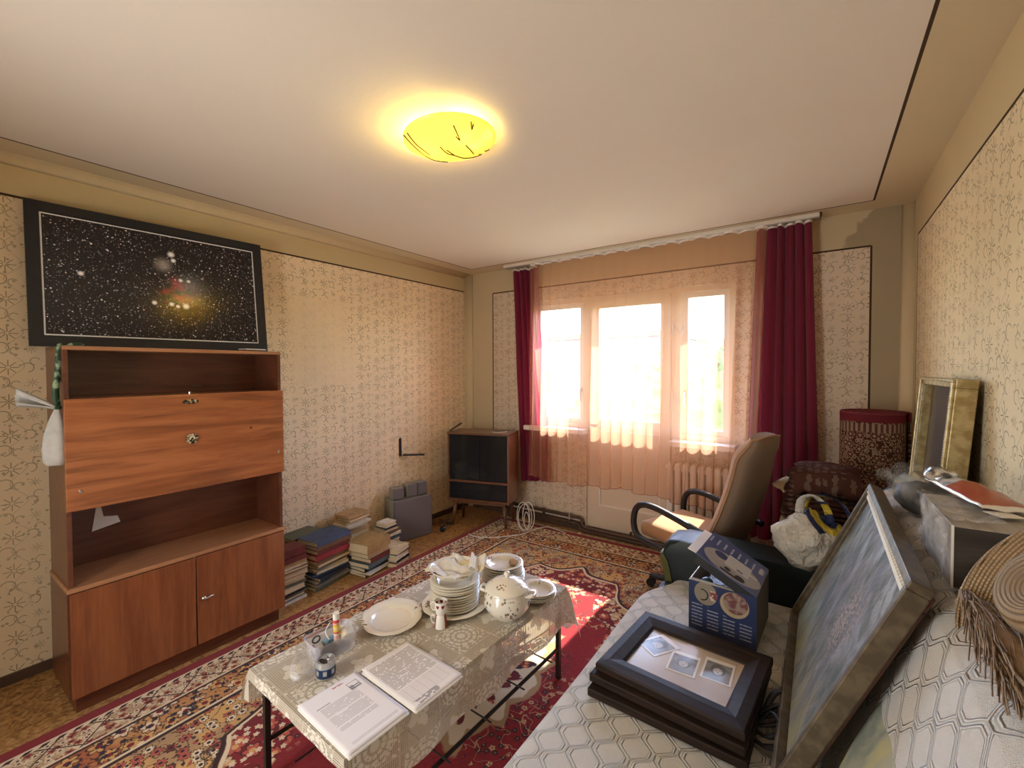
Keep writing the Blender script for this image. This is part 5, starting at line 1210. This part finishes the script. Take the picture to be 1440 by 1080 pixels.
# things on the sofa back: tied bag, foil packet, grey carton, hat, bristle broom
tb = thing('tied_bag', 'knotted clear plastic bag with dark contents on the far part of the sofa back', 'bag', (3.565, 1.93, 1.032), .5)
bm = B(); bmesh.ops.create_icosphere(bm, subdivisions=4, radius=1)
for v in bm.verts:
    p = v.co.copy(); p = p * (1 + .16 * nz(p, 2.6, 4) + .05 * nz(p, 7, 2)); v.co = Vector((p.x * .088, p.y * .12, max(0., p.z * .088 + .082 + .025 * p.y)))
obj('film', bm, mat('bag_clear_film', lambda g: dict(base=g.mix(g.noise(g.coord(), 14, 3), (.80, .78, .70), (.55, .54, .50)), rough=.2, spec=.6, tl=.2, alpha=g.ss(g.noise(g.coord(), 9, 1), .42, .72) * .55 + .07)), tb, smooth=True)
bm = B(); bmesh.ops.create_icosphere(bm, subdivisions=3, radius=1)
for v in bm.verts:
    p = v.co.copy(); p = p * (1 + .22 * nz(p, 2.5, 7)); v.co = Vector((p.x * .072, p.y * .095, max(.004, p.z * .058 + .062)))
obj('contents', bm, mat('charcoal_cloth', lambda g: dict(base=g.mix(g.ss(g.noise(g.coord(), 14, 3), .4, .6), (.018, .018, .02), (.10, .095, .085)), rough=.6)), tb, smooth=True)
bm = B(); bmesh.ops.create_icosphere(bm, subdivisions=3, radius=.022)
for v in bm.verts: v.co = Vector((v.co.x * 1.1, v.co.y, v.co.z)) * (1 + .2 * nz(v.co, 60, 1)) + Vector((-.10, .045, .135))
tube(bm, [(-.06, .02, .115), (-.085, .035, .128)], .012, 8); obj('knot', bm, MATS['bag_clear_film'], tb, smooth=True)

cb = thing('grey_carton', 'grey wood-grain carton half wrapped in clear film on the sofa back behind the hat', 'carton', (3.612, 1.485, 1.036), math.radians(1))
M_grain = woodmat('grey_wood_grain_print', (.26, .235, .20), (.40, .365, .32), 1, 1.1, .4, .0)
M_graind = woodmat('dark_grain_print', (.045, .038, .032), (.08, .068, .058), 0, 1., .5, 0.)
obj('carton_body', b2(B(), (-.095, -.20, 0), (.075, .12, .145), .002), M_grain, cb); obj('end_panel', b2(B(), (-.0945, -.2015, .002), (.0745, -.199, .143)), M_graind, cb); obj('white_edge', b2(B(), (-.0965, -.2025, 0), (-.0925, -.198, .146)), M_white, cb)
bm = B(); sheet(bm, lambda u, v: Vector((-.099 - .018 * abs(nz((u * 5, v * 8, 0), 1, 2)), -.19 + .30 * v, .002 + .15 * u + .008 * nz((u * 6, v * 9, 3), 1, 5))), 14, 24); sheet(bm, lambda u, v: Vector((-.10 + .10 * u, -.17 + .28 * v, .149 + .02 * abs(nz((u * 5, v * 8, 4), 1, 2)))), 10, 24)
obj('clear_wrap', bm, MATS['clear_film'], cb, smooth=True)
fp = thing('red_packet', 'red-orange packet with a silver foil end lying on top of the grey carton', 'packet', (3.62, 1.60, 1.185), math.radians(10))
bm = B(); sheet(bm, lambda u, v: Vector(((u - .5) * .105, -.17 + .34 * v, .012 + .026 * math.sin(PI * u) * math.sin(PI * min(1, max(0, v * 1.02))) ** .5 + .006 * nz((u * 4, v * 7, 0), 1, 2))), 14, 34)
def f_pk(g):
    x, y, z = g.xyz(g.coord()); n = g.noise(g.coord(), 16, 3)
    c = g.mix(n, (.42, .10, .045), (.30, .06, .03)); c = g.mix(g.gt(y, .045), c, g.mix(g.ss(n, .4, .6), (.04, .045, .05), (.55, .56, .58)))
    c = g.mix(g.lt(x, -.046), c, (.75, .70, .62)); c = g.mix(g.lt(y, -.155), c, (.75, .70, .62))
    return dict(base=c, rough=.22, spec=.6)
obj('wrapper', bm, mat('packet_print', f_pk), fp, smooth=True, solid=.002)
bm = B(); bmesh.ops.create_icosphere(bm, subdivisions=3, radius=.036)
for v in bm.verts: v.co = Vector((v.co.x * 1.1, v.co.y * 1.2, v.co.z * .8)) * (1 + .3 * nz(v.co, 40, 3)) + Vector((-.02, .15, .025))
obj('foil_end', bm, mat('silver_foil', lambda g: dict(base=g.mix(g.ss(g.noise(g.coord(), 30, 3), .4, .62), (.10, .10, .11), (.75, .76, .78)), rough=.2, metal=.7)), fp, smooth=True)
obj('tongue', box(B(), (-.02, -.185, .006), (.05, .05, .002), .3), M_paper, fp)

hat = thing('straw_hat', 'wide natural straw hat tilted on the sofa back at the right edge', 'hat', (3.60, 1.055, 1.115))
nrm = Vector((-.84, -.22, .50)).normalized(); hx = Vector((0, 1, 0)); hx = (hx - nrm * hx.dot(nrm)).normalized(); hy_ = nrm.cross(hx)
Mh = Matrix((hx, hy_, nrm)).transposed().to_4x4(); Mh.translation = (3.645, 1.02, 1.125); hat.matrix_world = Mh
def f_straw(g):
    x, y, z = g.xyz(g.coord()); r = g.hyp(x, y) + g.abs(z) * .9; th = g.atan2(y, x)
    rib = g.mod(r, .0085) / .0085; wv = g.sin(th * 150. + g.floor(r / .0085) * 1.6)
    k = g.ss(g.abs(rib - .5), .5, .15) * (wv * .25 + .75)
    c = g.mix(k, (.15, .085, .04), (.56, .42, .25)); c = g.mix(g.ss(g.noise(g.coord(), 9, 3), .4, .7) * .4, c, (.30, .19, .10))
    return dict(base=c, rough=.6, bump=k, bstr=.8, bdist=.004)
M_straw = mat('woven_straw', f_straw)
brim = [(.085, .012), (.092, .004), (.105, .0), (.125, .002), (.150, .010), (.172, .022), (.190, .036), (.196, .040)]
wobb = lambda a, r: 1 + (.05 * math.sin(2 * a + .5) + .03 * math.sin(3 * a)) * (r - .08) / .12 if r > .08 else 1
obj('brim', lathe(B(), brim, 72, wob=wobb), M_straw, hat, smooth=True, solid=.003)
obj('crown', lathe(B(), [(.086, .012), (.084, .04), (.080, .075), (.070, .092), (.052, .098), (.030, .090), (0, .084)], 56), M_straw, hat, smooth=True)
obj('hat_band', lathe(B(), [(.0875, .014), (.0865, .034)], 56), mat('brown_straw_band', lambda g: dict(base=g.mix(g.noise(g.coord(), 80, 2), (.10, .055, .03), (.20, .12, .06)), rough=.7)), hat, smooth=True, solid=.003)
obj('brim_edge', lathe(B(), [(.1965 + .004 * math.cos(a), .040 + .004 * math.sin(a)) for a in [2 * PI * i / 8 for i in range(9)]], 72, wob=wobb), M_straw, hat, smooth=True)
br = thing('bristle_broom', 'brown bristly hand broom lying on the sofa back in front of the straw hat', 'broom', (3.475, 1.20, 1.02))
bm = B(); rr = random.Random(9)
ax0, ax1 = Vector((3.525, 1.20, 1.065)), Vector((3.56, .66, 1.045))
for k in range(900):
    t = rr.random(); L = .07 + .05 * rr.random(); wd = .010 + .026 * min(1, t * 3)
    a = ax0.lerp(ax1, t) + Vector((rr.uniform(-1, 1) * wd, 0, rr.uniform(-.4, .9) * wd * .8)); dv = Vector((-.06 + rr.uniform(-.16, .16), -.9, -.04 + rr.uniform(-.14, .12))).normalized()
    tube(bm, [a - Vector((3.475, 1.20, 1.02)), a + dv * L * .5 + Vector((0, 0, rr.uniform(0, .008))) - Vector((3.475, 1.20, 1.02)), a + dv * L - Vector((3.475, 1.20, 1.02))], .0013, 3)
M_bris = mat('brown_bristle', lambda g: dict(base=g.mix(g.noise(g.coord(), 60, 2), (.16, .09, .04), (.34, .22, .11)), rough=.7))
stuff(obj('bristles', bm, M_bris, br))
bm = B(); tube(bm, [ax0 - Vector((3.475, 1.20, 1.02)) + Vector((0, .0, 0)), ax0.lerp(ax1, .4) - Vector((3.475, 1.20, 1.02)), ax1 - Vector((3.475, 1.20, 1.02))], lambda t: .006 + .022 * min(1, t * 3), 12); obj('core', bm, M_bris, br, smooth=True)

# gold frame on the sofa back
gf = thing('gold_box_frame', 'deep gold box frame with dark glass leaning on the right wall', 'picture frame', (3.60, 2.24, 1.035))
ux2 = Vector((.03, -1, 0)).normalized(); uy2 = Vector((.035, 0, .47)); uy2 = (uy2 - ux2 * uy2.dot(ux2)).normalized(); uz2 = ux2.cross(uy2)
if uz2.x > 0: ux2 = -ux2; uz2 = ux2.cross(uy2)
Mg = Matrix((ux2, uy2, uz2)).transposed().to_4x4(); Mg.translation = (3.625, 2.34, 1.038); gf.matrix_world = Mg
M_gold = mat('gold_leaf_frame', lambda g: dict(base=g.mix(g.ss(g.noise(g.coord(), 30, 3), .35, .65), (.34, .25, .10), (.52, .42, .22)), rough=.38, metal=.35))
obj('frame', frame_parts(B(), .26, .47, .034, -.06, .0), M_gold, gf)
bm = frame_parts(B(), .325, .465, .012, .0, .012).copy() if 0 else frame_parts(B(), .256, .466, .010, -.001, .010); obj('outer_lip', bm, M_gold, gf)
bm = B()
for k in range(40): ball(bm, (-.226, .034 + .40 * k / 39, .003), .006, (1, 1, .8), 6)
obj('beading', bm, MATS['pale_gilt'], gf); bm = B()
for k in range(40): ball(bm, (.226, .034 + .40 * k / 39, .003), .006, (1, 1, .8), 6)
obj('beading', bm, MATS['pale_gilt'], gf)
obj('dark_picture', b2(B(), (-.227, .033, -.04), (.227, .437, -.03)), mat('dark_brown_print', lambda g: dict(base=g.mix(g.noise(g.coord(), 5, 3), (.035, .022, .018), (.07, .045, .035)), rough=.3, spec=.3)), gf)

# rolled rug standing in the corner
ro = thing('rolled_rug', 'rolled brown patterned rug standing upright in the right corner', 'rolled rug', (3.535, 3.36, 0))
def f_roll(g):
    v = g.coord(); x, y, z = g.xyz(v); th = g.atan2(y, x) * .17; vv = g.vec(th, z)
    a = g.flowers(vv, 17., 6, .6); b = g.flowers(vv, 34., 5, .9)
    c = g.mix(b[2] * g.gt(b[3], .3), (.055, .022, .016), (.24, .17, .12)); c = g.mix(b[1], c, (.06, .02, .015)); c = g.mix(a[2], c, (.26, .19, .13)); c = g.mix(a[0], c, (.07, .022, .018)); c = g.mix(a[1], c, (.26, .19, .13))
    c = g.mix(g.box(z, 1.165, 1.215, .002), c, g.mix(g.gt(g.sin(th * 220.), .0), (.09, .035, .03), (.24, .18, .13))); c = g.mix(g.gt(z, 1.222), c, (.13, .02, .03))
    return dict(base=c, rough=.95, spec=.05, bump=g.noise(v, 200, 2), bstr=.2)
bm = B(); sp_ = [((.172 - .13 * t) * math.cos(2 * PI * 5 * t), (.172 - .13 * t) * math.sin(2 * PI * 5 * t)) for t in [i / 200 for i in range(201)]]
sheet(bm, lambda u, v: Vector((sp_[min(200, int(u * 200 + .5))][0], sp_[min(200, int(u * 200 + .5))][1], 1.27 * v)), 200, 4)
obj('roll', bm, mat('brown_rug_pattern', f_roll), ro, smooth=True, solid=.014)
bm = B(); tube(bm, [(a, b, 1.272) for a, b in sp_], .0085, 6); obj('bound_edge', bm, mat('maroon_binding', lambda g: dict(base=g.mix(g.noise(g.coord(), 50, 2), (.12, .015, .025), (.18, .03, .04)), rough=.9)), ro)

# textile pile behind the armrest
bb = thing('dark_chest', 'dark chest with a pale board on top standing behind the sofa armrest', 'chest', (3.29, 2.86, 0))
obj('body', b2(B(), (-.19, -.22, 0), (.20, .20, .70), .008), M_black, bb); obj('lid_board', b2(B(), (-.20, -.23, .70), (.21, .21, .716), .003), M_cream, bb); obj('band', b2(B(), (-.192, -.222, .60), (.202, .202, .615)), M_metal, bb)
M_brn = mat('brown_patterned_cloth', lambda g: (lambda a: dict(base=g.mix(a[0] * g.gt(a[3], .5), g.mix(g.noise(g.coord(), 12, 3), (.045, .017, .012), (.085, .036, .026)), (.12, .075, .055)), rough=.95, spec=.05))(g.flowers(g.coord(), 26., 6, .7)))
pl_ = thing('folded_textiles', 'heap of folded dark brown patterned cloths on the chest behind the armrest', 'cloth', (3.275, 2.83, .718))
for i in range(10):
    wv, dp = .185 - .004 * i + .012 * math.sin(i * 2.3), .17 - .004 * i
    def fn(u, v, i=i, wv=wv, dp=dp):
        a = 2 * PI * u; e = .28
        rx_ = wv * abs(math.cos(a)) ** e * (1 if math.cos(a) > 0 else -1); ry_ = dp * abs(math.sin(a)) ** e * (1 if math.sin(a) > 0 else -1)
        b = PI * v; k = math.sin(b) ** .35 if 0 < v < 1 else 0
        sag = -.9 * (rx_ * k / .185) ** 2 * .022 * i / 5 - .5 * (ry_ * k / .17) ** 2 * .016 * i / 5
        return Vector((rx_ * k + .010 * nz((u * 5, i, 0), 1, 2), ry_ * k + .01 * nz((u * 5, i, 3), 1, 5), .0135 * (1 - math.cos(b)) + .0272 * i + sag + .014 * (i / 9) * nz((rx_ * k * 9, ry_ * k * 9, i * .3), 1, 3) + .006 * (i > 0) * nz((u * 6, v * 3, i), 1, 3)))
    bm = B(); sheet(bm, fn, 56, 12); bmesh.ops.remove_doubles(bm, verts=bm.verts[:], dist=.0005); obj('fold', bm, M_brn, pl_, smooth=True)
def drp(u, v):
    x = -.13 + .30 * u; y = -.20 + .36 * v
    d_ = max(0, -.165 - y) ; e_ = max(0, x - .15)
    z = .282 - .055 * ((x - .03) / .15) ** 2 * .5 + .016 * nz((x * 12, y * 12, 0), 1, 4)
    return Vector((x + .01 * math.sin(y * 20), max(y, -.186) , z - d_ * 2.6 - .02 * abs(math.sin(x * 40)) * (d_ > 0)))
bm = B(); sheet(bm, drp, 26, 26); obj('top_cloth', bm, M_brn, pl_, smooth=True, solid=.008)
bm = B(); sheet(bm, lambda u, v: Vector((-.19 + .20 * u + .01 * math.sin(v * 5), -.15 + .24 * v, .19 + .125 * u - .012 * v + .01 * nz((u * 5, v * 5, 0), 1, 2))), 12, 12)
tag(obj('tan_cloth', bm, mat('tan_suede', lambda g: dict(base=g.mix(g.noise(g.coord(), 12, 3), (.48, .33, .17), (.36, .24, .12)), rough=.85)), None, smooth=True, solid=.012, loc=(3.245, 2.93, .66), rot=(0, 0, .25)), 'tan suede cloth leaning on the left of the brown textile heap', 'cloth')

# ------------------------------------------------------------------ swivel armchair
ch = thing('swivel_armchair', 'tan upholstered swivel armchair with black bentwood arms in front of the balcony door', 'chair', (2.60, 2.96, .012), math.radians(159))
M_tan = mat('tan_wool', lambda g: dict(base=g.mix(g.noise(g.coord(), 120, 3), (.36, .19, .095), (.46, .26, .135)), rough=.95, spec=.06, sheen=.2))
M_tanb = mat('taupe_wool', lambda g: dict(base=g.mix(g.noise(g.coord(), 120, 3), (.27, .18, .125), (.35, .24, .165)), rough=.95, spec=.06, sheen=.2))
bm = B()
for k in range(5):
    a = 2 * PI * k / 5 + .42; box(bm, (.16 * math.cos(a), .16 * math.sin(a), .075), (.30, .045, .035), a, .01)
cyl(bm, (0, 0, .05), (0, 0, .12), .04); obj('star_base', bm, M_black, ch)
for k in range(5):
    a = 2 * PI * k / 5 + .42; ca, sa_ = math.cos(a), math.sin(a)
    bm = B(); cyl(bm, (.30 * ca - .022 * sa_, .30 * sa_ + .022 * ca, .03), (.30 * ca + .022 * sa_, .30 * sa_ - .022 * ca, .03), .029, n=18); obj('caster', bm, M_black, ch, smooth=True, angle=40)
obj('gas_column', cyl(B(), (0, 0, .1), (0, 0, .36), .024, .018), M_black, ch, smooth=True, angle=40); obj('seat_plate', box(B(), (0, 0, .365), (.26, .22, .03), 0, .008), M_black, ch)
def cushion(fx, fy, th_, nu=18, nv=18): pass
bm = B(); box(bm, (.02, 0, .435), (.54, .48, .105), 0, .04)
for v in bm.verts: v.co.z += .012 * math.cos(v.co.x * 5) * (1 if v.co.z > .43 else 0) - .02 * sm(-v.co.x, .0, .3)
obj('seat', bm, M_tan, ch, smooth=True)
bm = B(); sheet(bm, lambda u, v: Vector((-.20 + .44 * u, -.2 + .4 * v, .498 + .012 * math.sin(PI * u) * math.sin(PI * v))), 2, 2); bm.free()
# back: profile along the lean, wide at the bottom and narrow at the head
def back_surf(side):
    def fn(u, v):
        t = v; wdt = .245 - .055 * t - .035 * sm(t, .80, 1.0); y = (u - .5) * 2
        px = -.19 - .20 * t - .03 * math.sin(PI * t) - (.045 * sm(t, .82, 1.0)); pz = .44 + .69 * t + .02 * (1 - y * y) * sm(t, .8, 1)
        rnd = (1 - abs(y) ** 4) ** .5
        off = (.055 if side > 0 else -.060) * max(.12, rnd) * (1 - .5 * sm(t, .9, 1.0))
        n_ = Vector((.95, 0, .28))
        return Vector((px, y * wdt, pz)) + n_ * off
    return fn
bm = B()
nu, nv = 18, 22
fa_, fb_ = back_surf(1), back_surf(-1)
sheet(bm, fa_, nu, nv)
o1 = obj('back_front', bm, M_tan, ch, smooth=True)
bm = B(); sheet(bm, fb_, nu, nv)
def side_strip(uv_):
    return None
for uu in (0, 1): sheet(bm, lambda a, b, uu=uu: fa_(uu, b).lerp(fb_(uu, b), a), 2, nv)
for vv in (0, 1): sheet(bm, lambda a, b, vv=vv: fa_(b, vv).lerp(fb_(b, vv), a), 2, nu)
obj('back_shell', bm, M_tanb, ch, smooth=True)
bm = B(); tube(bm, [fb_(0, i / 20) for i in range(21)] + [fb_(i / 10, 1) for i in range(1, 10)] + [fb_(1, 1 - i / 20) for i in range(21)], .006, 6); obj('piping', bm, M_tan, ch, smooth=True)
for s in (-1, 1):
    pts = catmull([(-.10, s * .265, .36), (.10, s * .275, .365), (.25, s * .28, .39), (.295, s * .28, .46), (.285, s * .28, .56), (.23, s * .28, .615), (.12, s * .28, .622), (-.05, s * .275, .59), (-.22, s * .265, .545), (-.30, s * .25, .53)], 7)
    obj('arm', tube(B(), pts, 0, flat=(.030, .058), upv=(0, 0, 1)) if 0 else tube(B(), pts, lambda t: .021, 10), M_black, ch, smooth=True)
